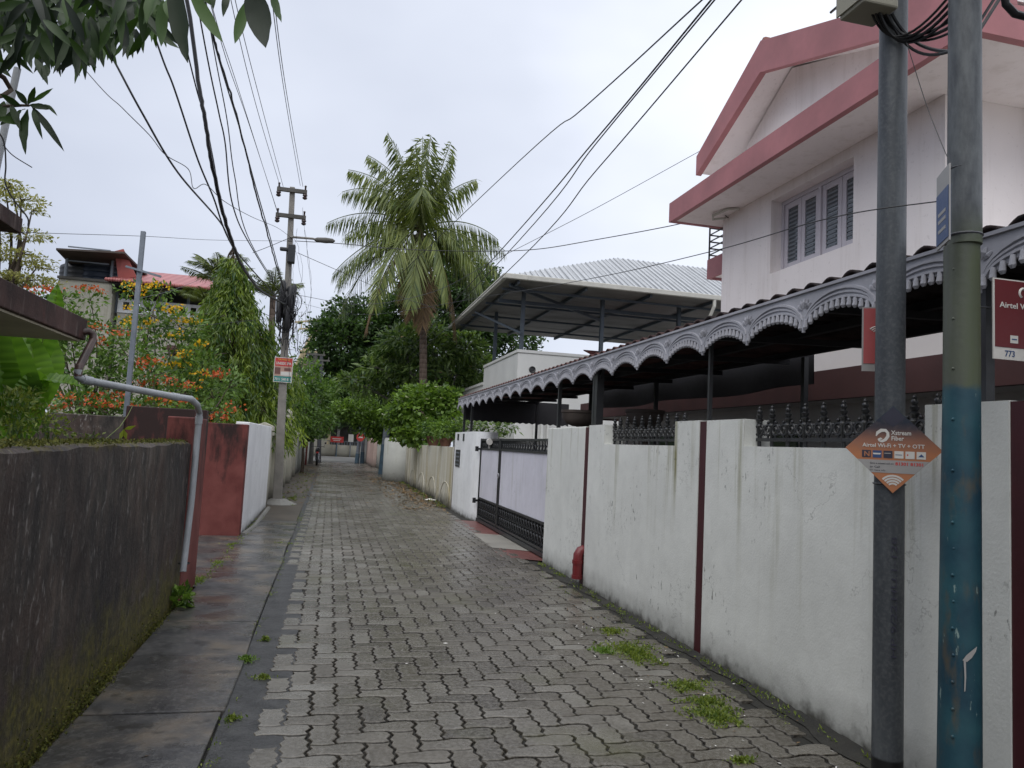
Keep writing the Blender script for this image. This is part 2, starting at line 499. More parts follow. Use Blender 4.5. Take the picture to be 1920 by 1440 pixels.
M['brown'] = plain('brown_fascia', (.075, .030, .028), .7, .25, 3)
M['canopyred'] = NT('x').m
def m_canopy():
    t = NT('weathered_brown_paint')
    c = t.mix(t.ramp(t.noise(3, 5), (.35, 0.), (.7, 1.)), (.028, .015, .013), (.085, .045, .038))
    c = t.mix(t.ramp(t.noise(14, 6, .6, (1, 1, .2)), (.55, 0.), (.7, .7)), c, (.15, .115, .10))
    c = t.mix(t.ramp(t.noise(2.5, 3, off=(3, 3, 3)), (.6, 0.), (.7, .5)), c, (.16, .05, .035))
    return t.out(c, .75, t.noise(45, 5), .4, .005, .3)
bpy.data.materials.remove(M['canopyred'])
M['canopyred'] = m_canopy()
M['soffit'] = plain('damp_soffit', (.62, .57, .44), .8, .2, 2.5)
M['pvc'] = plain('grey_pvc', (.36, .38, .40), .4, .15, 8)
M['brownpipe'] = plain('brown_pvc', (.075, .042, .035), .4, .5, 9)
M['galv'] = plain('galvanised', (.21, .235, .27), .5, .25, 6, metal=.3)
M['polegrey'] = NT('y').m
def m_polegrey():
    t = NT('weathered_steel')
    c = t.ramp(t.noise(9, 6, .62, (1, 1, .18)), (.3, (.038, .043, .050)), (.52, (.062, .070, .078)), (.72, (.13, .14, .148)))
    c = t.mix(t.ramp(t.noise(60, 5), (.45, 0.), (.7, .5)), c, (.12, .127, .13))
    c = t.mix(t.ramp(t.sep(2), (.155, 1.), (.165, 0.)), c, (.008, .008, .009))
    return t.out(c, .5, t.noise(80, 4), .25, .002, .5, .15)
bpy.data.materials.remove(M['polegrey'])
M['polegrey'] = m_polegrey()
M['poleblue'] = m_pole_blue()
M['pccpole'] = plain('cast_concrete', (.26, .245, .22), .85, .25, 5, bs=.4)
M['cable'] = plain('black_cable', (.012, .012, .014), .5, .1, 10)
M['thinwire'] = plain('grey_wire', (.055, .058, .065), .5, .1, 10)
M['insul'] = plain('brown_porcelain', (.05, .03, .028), .25, .1, 10)
M['tank'] = plain('black_tank', (.018, .020, .024), .45, .1, 3)
M['tankblue'] = plain('blue_tank', (.020, .030, .052), .45, .1, 3)
M['metalred'] = m_stripe('red_roof_sheet', (.33, .095, .09), (.40, .14, .13), 0, 4.0, .45)
M['redpanel'] = plain('red_sheet', (.34, .075, .06), .5, .15, 2)
M['rust'] = plain('rusty_sheet', (.09, .07, .06), .8, .3, 2)
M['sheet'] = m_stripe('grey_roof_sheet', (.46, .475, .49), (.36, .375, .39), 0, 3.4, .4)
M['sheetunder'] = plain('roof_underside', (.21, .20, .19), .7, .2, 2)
M['truss'] = plain('blue_grey_steel', (.060, .078, .098), .5, .15, 5)
M['guttr'] = plain('pale_gutter', (.52, .51, .46), .5, .12, 4)
M['frame'] = plain('lilac_frame', (.55, .52, .56), .5, .06, 5)
g_ = NT('window_glass')
M['glass'] = g_.out((.07, .085, .095), .08, None, spec=.8)
M['louvre'] = plain('pale_louvre', (.15, .17, .19), .4, .1, 5)
M['creambeam'] = plain('faded_yellow_steel', (.52, .43, .26), .7, .2, 3)
M['concretedark'] = plain('dark_concrete', (.12, .115, .105), .85, .35, 2)
M['terracotta'] = plain('terracotta', (.20, .095, .065), .8, .2, 8)
M['bowl'] = plain('cement_bowl', (.10, .078, .066), .8, .2, 8)
M['trunk'] = m_trunk('bark', (.045, .034, .026), (.12, .095, .075))
M['palmtrunk'] = m_trunk('palm_bark', (.085, .060, .048), (.20, .155, .125), 5.)
M['greystem'] = m_trunk('grey_bark', (.10, .095, .085), (.22, .21, .19))
M['leafdark'] = leafm('leaf_dark', (.013, .032, .011), (.078, .14, .042))
M['leafmid'] = leafm('leaf_mid', (.034, .078, .018), (.16, .26, .06))
M['leafbright'] = leafm('leaf_bright', (.045, .095, .016), (.19, .30, .055))
M['leafyellow'] = leafm('leaf_yellowish', (.075, .12, .015), (.28, .32, .05))
M['leafashoka'] = leafm('leaf_ashoka', (.022, .066, .012), (.255, .335, .05), .35, .35, .5)
M['leaffrangi'] = leafm('leaf_frangipani', (.032, .070, .022), (.19, .27, .085))
M['leafpale'] = leafm('leaf_pale', (.17, .18, .06), (.40, .38, .15))
M['banana'] = leafm('leaf_banana', (.06, .15, .02), (.21, .38, .045), .3, .4, .5)
M['mango'] = leafm('leaf_mango', (.007, .016, .007), (.058, .12, .022), .55, .25, .5)
M['frond'] = leafm('palm_frond', (.038, .070, .018), (.24, .275, .07), .42, .28, .45)
M['frondbrown'] = leafm('dry_frond', (.10, .065, .04), (.28, .19, .11), .8, .2)
M['weed'] = leafm('weed_green', (.065, .11, .018), (.24, .29, .055))
M['flred'] = leafm('flower_red', (.36, .045, .018), (.58, .15, .05), .6, .3, .3)
M['flyellow'] = leafm('flower_yellow', (.62, .30, .01), (.75, .48, .02), .6, .3, .3)
M['flwhite'] = leafm('flower_white', (.6, .6, .55), (.8, .8, .76), .6, .3, .2)
M['flpink'] = leafm('flower_pink', (.5, .25, .22), (.7, .5, .45), .6, .3, .2)
M['deadleaf'] = leafm('dead_leaf', (.09, .05, .025), (.30, .20, .10), .7, .1)
M['petal'] = plain('white_petal', (.72, .70, .66), .6, .05, 5)
def flat(name, col, rough=.5): return plain(name, col, rough, .06, 30, bs=.03)
M['s_orange'] = None
def m_diamond():
    t = NT('sign_orange_print')
    z = t.sep(2)
    c = t.ramp(t.math('MULTIPLY', t.math('SUBTRACT', z, 1.39), 2.55), (.42, (.43, .17, .075)), (.60, (.27, .12, .075)), (.74, (.055, .040, .045)), (.82, (.014, .020, .035)), (1., (.02, .035, .055)))
    c = t.mix(t.ramp(t.noise(40, 4), (.5, 0.), (.8, .3)), c, (.2, .15, .12))
    return t.out(c, .35, None)
M['s_orange'] = m_diamond()
M['s_white'] = flat('sign_white', (.62, .60, .56))
M['s_red'] = flat('sign_red', (.13, .014, .018))
M['s_pinkred'] = flat('sign_faded_red', (.40, .085, .085))
M['s_bred'] = flat('sign_bright_red', (.52, .05, .045))
M['s_blue'] = flat('sign_blue', (.035, .075, .19))
M['s_dark'] = flat('sign_ink', (.03, .03, .05))
M['s_green'] = flat('sign_green', (.03, .22, .20))
M['s_skin'] = flat('print_beige', (.45, .28, .22))
M['s_brown'] = flat('print_brown', (.16, .07, .06))
M['s_yellow'] = flat('sign_yellow', (.75, .5, .05))
M['s_grey'] = flat('print_grey', (.33, .32, .31))
M['rubber'] = plain('rubber', (.012, .012, .012), .7)
M['chrome'] = plain('steel', (.35, .35, .36), .3, .1, 8, metal=.8)
M['boxbeige'] = plain('junction_box', (.30, .285, .22), .6, .15, 5)
M['rock'] = plain('grey_boulder', (.2, .2, .19), .9)
# ---------------------------------------------------------------- ground, lane, pavement
rng = np.random.default_rng(7)
random.seed(11)
def sheet(name, x0, y0, x1, y1, z, mat, kind='structure', n=1):
    mb = MB(); mb.add([(x0, y0, z), (x1, y0, z), (x1, y1, z), (x0, y1, z)], [(0, 1, 2, 3)])
    return tag(mb.build(name, mat), kind=kind)
sheet('ground', -300, -200, 300, 500, -.05, M['soil'])
sheet('lane_bed', -.62, -4, 2.84, 50.3, -.016, M['joint'])
sheet('concrete_road', -1.3, 50.3, 3.2, 66, -.006, M['farroad'])
sheet('cross_road', -30, 66, 40, 67.2, -.010, M['farroad'])
sheet('gutter_strip', 2.66, -4, 2.84, 50, -.011, M['gutter'])

def xleft(y): return -.27 - .012 * min(max(y - 3.7, 0), 10) - .004 * max(y - 13.7, 0)
def lane():
    a = .135
    def edge_h(i, j, rev):       # unit edge along x from (i,j)
        s = .011 * (1 if (i + j) % 2 == 0 else -1)
        p = [(i, j), (i + .27, j + s / a), (i + .73, j + s / a), (i + 1, j)]
        return p[::-1][:-1] if rev else p[:-1]
    def edge_v(i, j, rev):
        s = .0135 * (-1 if (i + j) % 2 == 0 else 1)
        p = [(i, j), (i + s / a, j + .30), (i - s / a, j + .68), (i, j + 1)]
        return p[::-1][:-1] if rev else p[:-1]
    H = edge_h(0, 0, 0) + edge_h(1, 0, 0) + edge_v(2, 0, 0) + edge_h(1, 1, 1) + edge_h(0, 1, 1) + edge_v(0, 0, 1)
    V = edge_h(1, 0, 0) + edge_v(2, 0, 0) + edge_v(2, 1, 0) + edge_h(1, 2, 1) + edge_v(1, 1, 1) + edge_v(1, 0, 1)
    V = [(x - 1, y) for x, y in V]
    tH = np.array(H) * a; tV = np.array(V) * a
    # V parity: cell (i,j) with i+j odd -> built from cell (1,0)
    verts = []; faces = []; tint = []
    nb = 0
    for j in range(-6, 374):
        y = j * a
        for i in range(-6, 24):
            d = (i - j) % 4
            if d == 0: T = tH; c = np.array([a, a / 2]); hx, hy = a, a / 2
            elif d == 3: T = tV; c = np.array([a / 2, a]); hx, hy = a / 2, a
            else: continue
            cx = i * a + c[0]; cy = y + c[1]
            if cx - hx < xleft(cy) - .07 or cx + hx > 2.77 + .05 * math.sin(cy * 3): continue
            if cy < -.5 or cy > 50.2: continue
            g1, g2 = .0062, .0125
            rel = T - c
            jit = rng.normal(0, .0012, 2)
            tilt = rng.normal(0, .006, 2)
            dz = rng.normal(0, .0013)
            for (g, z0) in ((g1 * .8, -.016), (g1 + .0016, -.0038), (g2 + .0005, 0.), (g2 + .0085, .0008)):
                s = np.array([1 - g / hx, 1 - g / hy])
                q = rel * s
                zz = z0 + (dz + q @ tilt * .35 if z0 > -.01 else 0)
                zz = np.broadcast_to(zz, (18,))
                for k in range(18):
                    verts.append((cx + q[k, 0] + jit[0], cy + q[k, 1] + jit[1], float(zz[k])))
            t = float(np.clip(rng.normal(.5, .19), .12, 1))
            t += .14 * math.sin(cx * 2.1 + 1) * math.sin(cy * .9)
            if rng.random() < .12: t *= .45
            t = min(1, max(.12, t))
            if cx < .22 + .12 * math.sin(cy * 1.3): t = min(1, t + .28)  # lighter left strip: wet sky reflection painted into the tint
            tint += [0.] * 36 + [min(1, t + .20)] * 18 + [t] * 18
            for L in (0, 18, 36):
                for k in range(18):
                    k2 = (k + 1) % 18
                    faces.append((nb + L + k, nb + L + k2, nb + L + 18 + k2, nb + L + 18 + k))
            faces.append(tuple(nb + 54 + k for k in range(18)))
            nb += 72
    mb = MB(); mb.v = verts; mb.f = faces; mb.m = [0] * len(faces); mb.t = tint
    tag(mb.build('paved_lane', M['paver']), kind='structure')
lane()

# cement strip between slabs and pavers
mb = MB()
ys = np.arange(0, 50, .25)
vs = []
for y in ys:
    vs += [(-.455 - .003 * max(y - 10, 0), y, -.002 + .004 * math.sin(y * 2.1)), (xleft(y) + .17 + .02 * math.sin(y * 7), y, -.0055)]
mb.add(vs, [(2 * i, 2 * i + 1, 2 * i + 3, 2 * i + 2) for i in range(len(ys) - 1)])
tag(mb.build('cement_strip', M['cement']), kind='structure')

# drain cover slabs on the left
SJ = [1.1, 2.25, 3.33, 4.40, 5.47, 6.42, 7.45, 8.62, 9.75, 10.75, 11.75, 12.8, 13.9]
SLAB = ['smooth concrete drain slab nearest the camera under the dark wall', 'concrete drain slab just before the wide black gap', 'concrete drain slab with green moss stains ahead of the black gap',
        'long grey drain slab starting at the wide black gap', 'grey drain slab two past the black gap, weed at its kerb corner', 'muddy drain slab three past the black gap beside the mossy foot',
        'wet shiny drain slab with puddle and dark crumbs', 'brown drain slab beside the red pier', 'thin brown drain slab in front of the red wall recess', 'second brown slab along the recess with weedy edge',
        'drain slab at the corner of the stained red wall', 'drain slab along the white wall, nearer one', 'drain slab along the white wall, farther one']
for k in range(len(SJ) - 1):
    y0, y1 = SJ[k], SJ[k + 1]
    mb = MB()
    z = .012 + random.uniform(-.006, .006)
    g = .028 if abs(y1 - 4.40) < .01 else .007
    x0 = -1.16 + random.uniform(-.01, .01); x1 = -.46 + random.uniform(-.012, .012)
    mb.obox(((x0 + x1) / 2, (y0 + y1) / 2 - g / 2, z - .03), ((x1 - x0) / 2, 0, 0), (random.uniform(-.008, .008), (y1 - y0) / 2 - g / 2, 0), (0, 0, .036 + random.uniform(-.002, .004)))
    o = mb.build('drain_slab', M['slab'], bevel=.007)
    tag(o, SLAB[k], 'slab', 'concrete drain slabs along the left walls')
mb = MB(); mb.box(-1.3, 13.91, -.04, -.48, 50, .006); mb.box(-1.3, 0, -.045, -.44, 13.9, -.030)
tag(mb.build('pavement', plain('leafy_pavement', (.085, .070, .052), .6, .4, 2.2, bs=.4)), kind='structure')
mb = MB(); mb.add([(-2.4, 7.9, .004), (-1.16, 7.9, .004), (-1.16, 11.8, .004), (-2.4, 11.8, .004)], [(0, 1, 2, 3)])
tag(mb.build('driveway', M['slab']), kind='structure')
mb = MB()
mb.tube([(-1.16, 11.9, .0), (-1.10, 13, .0), (-1.12, 14.5, .0), (-1.14, 16.4, .0)], .045, 6)
tag(mb.build('kerb_strip', M['farroad']), kind='structure')

# red apron in front of the gate
mb = MB()
mb.add([(2.42, 10.2, -.004), (3.1, 9.66, .012), (3.1, 14.75, .012), (2.55, 15.1, -.004)], [(0, 1, 2, 3)])
tag(mb.build('gate_apron', M['apron']), kind='structure')
mb = MB()
mb.add([(2.47, 11.1, .0012), (3.05, 10.6, .016), (3.05, 12.5, .016), (2.5, 12.9, .0012)], [(0, 1, 2, 3)])
tag(mb.build('apron_patch', M['apron2']), kind='structure')
sheet('carport_floor', 3.05, -3, 9, 17.4, -.02, M['cement'])

# ---------------------------------------------------------------- left walls
def wall_thing(name, label, mat, boxes, group=None, bevel=.012):
    mb = MB()
    for b in boxes: mb.box(*b)
    o = mb.build(name, mat, bevel=bevel)
    return tag(o, label, 'wall', group)
mb = MB()
# slightly wavy coping line
xs0, xs1 = -1.40, -1.20
yy = np.linspace(-3, 7.2, 60)
vs = []
for y in yy:
    zt = 1.405 + .008 * math.sin(y * 3.1) + .006 * math.sin(y * 11)
    dx = .006 * math.sin(y * 2.3)
    vs += [(xs0, y, -.05), (xs0, y, zt - .01), (xs0 + .02, y, zt), (xs1 - .02 + dx, y, zt), (xs1 + dx, y, zt - .016), (xs1 + dx * .3, y, -.05)]
fs = []
for i in range(len(yy) - 1):
    for k in range(5): fs.append((i * 6 + k, i * 6 + k + 1, i * 6 + 6 + k + 1, i * 6 + 6 + k))
fs.append(tuple(range(6))[::-1]); fs.append(tuple((len(yy) - 1) * 6 + k for k in range(6)))
mb.add(vs, fs)
bw = mb.build('boundary_wall', M['mossy'])
tag(bw, 'black mildewed wall with mossy top and foot along the left', 'wall')
o = wall_thing('gate_pier', 'red painted pier at the end of the black mossy wall', M['redwall'], [(-1.42, 7.205, -.05, -1.195, 8.02, 1.63)])
# wall across the end of the recess
rt = thing('stepped_wall', 'stained red stepped wall facing down the lane beside the white wall', 'wall', (-1.9, 11.9, 0))
mb = MB(); mb.box(-1.80, 11.8, -.05, -1.203, 12.0, 1.65); mb.build('low_section', M['redwall'], rt, bevel=.012)
mb = MB(); mb.box(-2.90, 11.84, -.05, -1.803, 12.04, 1.83); mb.build('high_section', M['redwalldark'], rt, bevel=.012)
mb = MB(); mb.box(-6.2, 11.80, -.05, -2.903, 12.0, 1.67); mb.build('mossy_section', M['blackwall'], rt, bevel=.012)
wall_thing('boundary_wall', 'plain white painted wall between red wall and utility pole', M['whiteleft'], [(-1.40, 12.003, -.05, -1.2, 16.4, 1.69)])
# cream wall with pilasters
cw = thing('boundary_wall', 'cream yellowing wall with pilasters behind the utility pole', 'wall', (-1.4, 26, 0))
mb = MB(); mb.box(-1.50, 16.45, -.05, -1.33, 31.8, 1.50); mb.build('wall_panel', M['cream'], cw)
mb = MB(); mb.box(-1.54, 16.42, 1.503, -1.27, 31.8, 1.58); mb.build('coping', M['cream'], cw, bevel=.012)
for k, y in enumerate((16.6, 18.9, 21.2, 23.2, 27.2, 29.6)):
    mb = MB(); mb.box(-1.52, y, -.05, -1.22, y + .38, 1.60); mb.box(-1.55, y - .03, 1.603, -1.18, y + .41, 1.70)
    mb.prism([(-1.55, y - .03, 1.703), (-1.18, y - .03, 1.703), (-1.365, y - .03, 1.78)], (0, .44, 0))
    mb.build('pilaster', M['cream'], cw, bevel=.01)
gp = thing('gate_pillar', 'cream gate pillar with round stacked finial on the left wall', 'pillar', (-1.38, 25.3, 0))
mb = MB(); mb.box(-1.60, 25.0, -.05, -1.16, 25.5, 1.75); mb.build('shaft', M['cream'], gp, bevel=.015)
mb = MB(); mb.box(-1.67, 24.93, 1.753, -1.09, 25.57, 1.84); mb.build('cap', M['cream'], gp, bevel=.02)
mb = MB(); mb.lathe((-1.38, 25.25, 1.843), [(.20, 0), (.21, .06), (.13, .10), (.12, .18), (.22, .24), (.23, .30), (.14, .34), (.15, .40), (.13, .47), (.05, .53), (.005, .56)], 16)
mb.build('finial', M['cream'], gp, smooth=True)
wall_thing('boundary_wall', 'grey weathered wall under the creeper on the left, past the finial pillar', M['whitefar'], [(-1.50, 31.85, -.05, -1.25, 42.4, 1.62), (-1.54, 31.85, 1.623, -1.21, 42.4, 1.68)])
wall_thing('gate_pier', 'dark red gate pier beside the parked motorbike', M['redwall'], [(-1.46, 42.5, -.05, -1.16, 43.1, 1.66)])
wall_thing('gate_pier', 'white slim gate pier beyond the dark red one', M['whitefar'], [(-1.40, 44.3, -.05, -1.12, 44.8, 1.9)])
wall_thing('boundary_wall', 'dark shaded far wall end behind the motorbike', M['concretedark'], [(-1.44, 46.5, -.05, -1.15, 52, 1.7)])  # dark material paints tree shade onto this wall

# moss along the wall foot and coping
def leaves(C, D, N, L, Wd, tint, droop=0., cols=3):
    """arrays of leaf blades: C base points, D directions, N rough normals, L lengths, Wd widths -> (V, F, T); each blade is a folded lozenge of 2 quads"""
    C = np.asarray(C, float); D = np.asarray(D, float); N = np.asarray(N, float)
    D /= np.linalg.norm(D, axis=1, keepdims=True) + 1e-9
    Sd = np.cross(D, N); Sd /= np.linalg.norm(Sd, axis=1, keepdims=True) + 1e-9
    U = np.cross(Sd, D)
    L = np.broadcast_to(L, (len(C),))[:, None]; Wd = np.broadcast_to(Wd, (len(C),))[:, None]
    dn = np.array([0, 0, -1.0])
    mid = C + D * L * .45 + dn * L * droop * .25
    tip = C + D * L + dn * L * droop
    v0 = C; v1 = mid - Sd * Wd * .5 + U * Wd * .12; v2 = mid - U * Wd * .05; v3 = mid + Sd * Wd * .5 + U * Wd * .12
    V = np.stack([v0, v1, v2, v3, tip], 1).reshape(-1, 3)
    b = np.arange(len(C))[:, None] * 5
    Fq = np.concatenate([b + np.array([[0, 1, 2]]), b + np.array([[1, 4, 2]]), b + np.array([[0, 2, 3]]), b + np.array([[2, 4, 3]])], 0)
    T = np.repeat(np.broadcast_to(tint, (len(C),)), 5)
    return V, Fq, T
def rdir(n, up=0.0):
    d = rng.normal(size=(n, 3)); d[:, 2] += up
    return d / (np.linalg.norm(d, axis=1, keepdims=True) + 1e-9)
def merge(parts):
    V = []; Fq = []; T = []; k = 0
    for v, f, t in parts:
        V.append(v); Fq.append(f + k); T.append(t); k += len(v)
    return np.concatenate(V), np.concatenate(Fq), np.concatenate(T)
def moss_strip(name, P, n, rad_, size):
    P = np.asarray(P, float)
    idx = rng.random(n) * (len(P) - 1); i = idx.astype(int); f = (idx - i)[:, None]
    c = P[i] * (1 - f) + P[i + 1] * f
    c = c + rng.normal(size=(n, 3)) * np.array(rad_)
    keep = rng.random(n) < (.5 + .5 * np.sin(c[:, 1] * 3.1) * np.sin(c[:, 1] * 1.3 + 1))
    c = c[keep]; n = len(c)
    return leaves(c, rdir(n, 1.2), rdir(n), size * (.5 + rng.random(n)), size * .7, rng.random(n))
V, Fq, T = merge([moss_strip('m', [(-1.185, y, .012) for y in np.linspace(1.2, 7.1, 12)], 5200, (.020, .03, .012), .016),
                  moss_strip('m', [(-1.19, y, .06) for y in np.linspace(1.2, 6.4, 10)], 2600, (.006, .03, .05), .014)])
keep = V[:, 0] > -5
tag(npmesh('moss', V, Fq, M['moss'], tint=T), kind='stuff')
V, Fq, T = moss_strip('m', [(-1.29, y, 1.412) for y in np.linspace(1.0, 7.1, 12)], 7000, (.05, .03, .007), .016)
npmesh('moss_cap', V, Fq, M['moss'], bw, tint=T)

# ---------------------------------------------------------------- left house: porch slab, upper slab, drainpipe
lh = thing('porch_house', 'brown edged concrete porch and upper slab of the house at far left', 'house', (-4.5, 2.5, 0))
mb = MB(); mb.box(-9.0, -4, 2.165, -1.9, 6.40, 2.33); mb.build('porch_slab', [M['canopyred']], lh, bevel=.008)
mb = MB(); mb.box(-8.95, -3.9, 2.150, -1.93, 6.365, 2.1645); mb.build('soffit', M['soffit'], lh)
c = atX(40, 443, -2.6)
mb = MB(); mb.box(-9.0, -4, 3.06, -2.6, c.y, 3.06 + .13); mb.build('upper_slab', M['canopyred'], lh, bevel=.008)
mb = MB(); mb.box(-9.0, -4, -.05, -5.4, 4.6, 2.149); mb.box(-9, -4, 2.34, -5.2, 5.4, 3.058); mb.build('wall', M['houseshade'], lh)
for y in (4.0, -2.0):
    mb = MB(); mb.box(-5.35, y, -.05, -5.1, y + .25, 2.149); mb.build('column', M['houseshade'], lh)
dp = thing('drainpipe', 'grey PVC drainpipe with brown upper elbow crossing from porch to wall end', 'pipe', (-1.15, 7.05, 0))
R0 = .027
p0 = atX(163, 628, -1.86); e1 = atX(146, 706, -1.80)
a0 = Vector((-1.86, 6.36, 2.25))
pts = [Vector((-1.93, 6.33, 2.22)), Vector((-1.875, 6.36, 2.235)), Vector((-1.845, 6.37, 2.215)), Vector((-1.84, 6.36, 2.16)), e1 + Vector((0, 0, .06)), e1]
mb = MB(); mb.tube(pts, R0 * 1.05, 12); mb.build('upper_elbow', M['brownpipe'], dp, smooth=True)
t1 = atX(358, 748, -1.155); t2 = atX(374, 775, -1.15); b_ = atX(343, 1072, -1.15)
mb = MB(); mb.tube([e1 + Vector((0, 0, .05)), e1, e1 + Vector((.03, .03, -.02)), t1 + Vector((-.12, -.16, .006)), t1, t1.lerp(t2, .5) + Vector((.012, .012, .014)), t2, Vector((-1.155, t2.y + .01, .9)), b_], R0, 14)
mb.build('pipe_run', M['pvc'], dp, smooth=True)
for q, d in ((t1 + Vector((-.10, -.13, .004)), (t1 - e1)), (t2 + Vector((0, 0, -.06)), Vector((0, 0, 1))), (e1 + Vector((.05, .05, -.02)), (t1 - e1))):
    d = d.normalized(); mb = MB(); mb.cyl(q - d * .035, q + d * .035, R0 * 1.16, n=14); mb.build('socket', M['pvc'], dp, smooth=True)
mb = MB(); mb.torus((-1.155, 7.07, .36), .042, .006, (1, 0, 0), (0, 1, 0)); mb.build('bracket', M['black'], dp)
# steel pole
sp = thing('steel_pole', 'leaning grey square steel post with a cross bar above the flower shrubs', 'pole', (-3.06, 12.6, 0))
a = atY(235, 790, 12.6); b = atY(269, 434, 12.6)
mb = MB(); a2 = a + (a - b) * .62; mb.beam(a2, b, .068, .068, (0, 1, 0)); mb.build('post', M['galv'], sp, bevel=.006)
q = a.lerp(b, .785)
mb = MB(); mb.beam(q + Vector((-.19, -.06, .05)), q + Vector((.33, -.06, -.06)), .03, .03); mb.build('cross_bar', M['galv'], sp)
# ---------------------------------------------------------------- right walls
X0, X1 = 2.84, 3.05
wall_thing('boundary_wall', 'short white wall between the lilac gate and the red elbow pipe', M['white'], [(X0, 8.16, -.05, X1, 9.66, 1.79)])
wall_thing('boundary_wall', 'white wall panel between the two maroon grooves with a notch for iron railing', M['white'],
           [(X0, 5.42, -.05, X1, 5.85, 1.795), (X0, 5.85, -.05, X1, 7.53, 1.59), (X0, 7.53, -.05, X1, 8.02, 1.80)], bevel=0)
wall_thing('boundary_wall', 'white stained wall panel behind the two steel poles, with long railing notch', M['white'],
           [(X0, 4.76, -.05, X1, 5.30, 1.79), (X0, 3.10, -.05, X1, 4.76, 1.595), (X0, 2.63, -.05, X1, 3.10, 1.815)], bevel=0)
wall_thing('wall_groove', 'narrow maroon recess with the red elbow pipe between white walls', M['redstrip'], [(2.847, 8.022, -.05, 3.0, 8.158, 1.78)], 'maroon grooves in the white wall', 0)
wall_thing('wall_groove', 'wide maroon recess in the middle of the white wall', M['redstrip'], [(2.847, 5.302, -.05, 3.0, 5.418, 1.785)], 'maroon grooves in the white wall', 0)
wall_thing('wall_groove', 'maroon wall strip at the right edge beside the blue pole', M['redstrip'], [(2.847, 1.902, -.05, 3.0, 2.628, 1.81)], 'maroon grooves in the white wall', 0)
wall_thing('boundary_wall', 'white wall continuing past the maroon strip, nearest the camera on the right', M['white'], [(X0, -3, -.05, X1, 1.9, 1.81)], bevel=0)
ep = MB()
ep.tube([(2.93, 8.09, .40), (2.86, 8.085, .40), (2.815, 8.08, .385), (2.79, 8.075, .345), (2.785, 8.07, .27), (2.785, 8.07, .10)], [.055, .055, .056, .056, .055, .055], 14)
ep.tube([(2.785, 8.07, .125), (2.785, 8.07, .085)], .062, 14); ep.tube([(2.785, 8.07, .29), (2.785, 8.07, .25)], .062, 14)
tag(ep.build('elbow_pipe', M['redpvc'], smooth=True), 'bright red elbow drain pipe poking out of the white wall', 'pipe')
# ragged dirt strip at the wall foot
mb = MB(); ys = np.arange(.5, 9.7, .05); vs = []
for y in ys:
    wv = .055 + .03 * math.sin(y * 2.3) + .022 * math.sin(y * 9.1) + .02 * random.random()
    vs += [(2.842, y, .018 + .012 * random.random()), (2.842 - wv * .35, y, .009), (2.842 - wv - .03, y, -.0045)]
mb.add(vs, [f for i in range(len(ys) - 1) for f in ((3 * i, 3 * i + 1, 3 * i + 4, 3 * i + 3), (3 * i + 1, 3 * i + 2, 3 * i + 5, 3 * i + 4))])
tag(mb.build('foot_dirt', M['gutter'], smooth=True), kind='stuff')

def railing(label, y0, y1, zb, n):
    t = thing('iron_railing', label, 'railing', (2.945, (y0 + y1) / 2, zb), 'cast iron railings set in the white wall notches')
    x = 2.945
    mb = MB(); mb.box(x - .012, y0 + .005, zb + .035, x + .012, y1 - .005, zb + .058); mb.build('bottom_rail', M['black'], t)
    st = (y1 - y0) / n
    mb = MB()
    for k in range(2 * n):
        y = y0 + st * (k + .5) / 2
        mb.torus((x, y, zb + .113), .036, .010, (0, 1, 0), (0, 0, 1), 14, 6)
        mb.torus((x - .004, y + .004, zb + .113), .016, .007, (0, 1, 0), (0, 0, 1), 10, 5, 0, 4.2)
        mb.ball((x, y, zb + .165), .012, 8); mb.cyl((x, y, zb + .058), (x, y, zb + .08), .008, n=6)
        mb.ball((x, y + st / 4, zb + .085), .011, 8); mb.ball((x, y + st / 4, zb + .14), .012, 8)
    mb.build('scrollwork', M['black'], t, smooth=True)
    for k in range(n + 1):
        y = min(max(y0 + st * k, y0 + .03), y1 - .03)
        mb = MB(); mb.lathe((x, y, zb), [(.013, .0), (.013, .13), (.026, .145), (.015, .16), (.020, .175), (.030, .185), (.015, .195), (.022, .208), (.024, .218), (.012, .228), (.018, .24), (.018, .252), (.010, .26), (.013, .27), (.003, .283)], 9)
        mb.build('finial', M['black'], t, smooth=True)
railing('black cast iron scroll railing in the nearer wall notch behind the steel poles', 3.10, 4.76, 1.60, 9)
railing('black cast iron scroll railing in the farther wall notch between the maroon grooves', 5.85, 7.53, 1.595, 9)

# gate pillar with rounded end and letter box
mb = MB()
n = 14; poly = [(2.86, 17.45), (2.86, 15.35)] + [(3.13 - .27 * math.cos(PI * i / n), 15.35 - .52 * math.sin(PI * i / n)) for i in range(1, n)] + [(3.40, 15.35), (3.40, 17.45)]
mb.prism([(x, y, -.05) for x, y in poly][::-1], (0, 0, 1.85))
gpil = mb.build('gate_pillar', M['whiteleft'], smooth=True)
tag(gpil, 'white gate pillar with rounded front and dark letter box slot', 'pillar')
mb = MB(); mb.box(2.845, 16.62, 1.02, 2.861, 17.18, 1.40); mb.mi = 1
for k in range(4): mb.box(2.838, 16.66, 1.05 + k * .088, 2.846, 17.14, 1.085 + k * .088)
mb.build('letter_box', [M['black'], M['galv']], gpil)
mb = MB(); mb.box(2.85, 16.2, 1.60, 2.862, 16.36, 1.76); mb.box(2.85, 16.9, 1.62, 2.862, 17.1, 1.76); mb.build('vent_slot', M['black'], gpil)
wall_thing('wall_groove', 'thin maroon line between the round gate pillar and the textured wall', M['redstrip'], [(2.875, 17.45, -.05, 3.1, 17.60, 1.45)], 'maroon grooves in the white wall', 0)
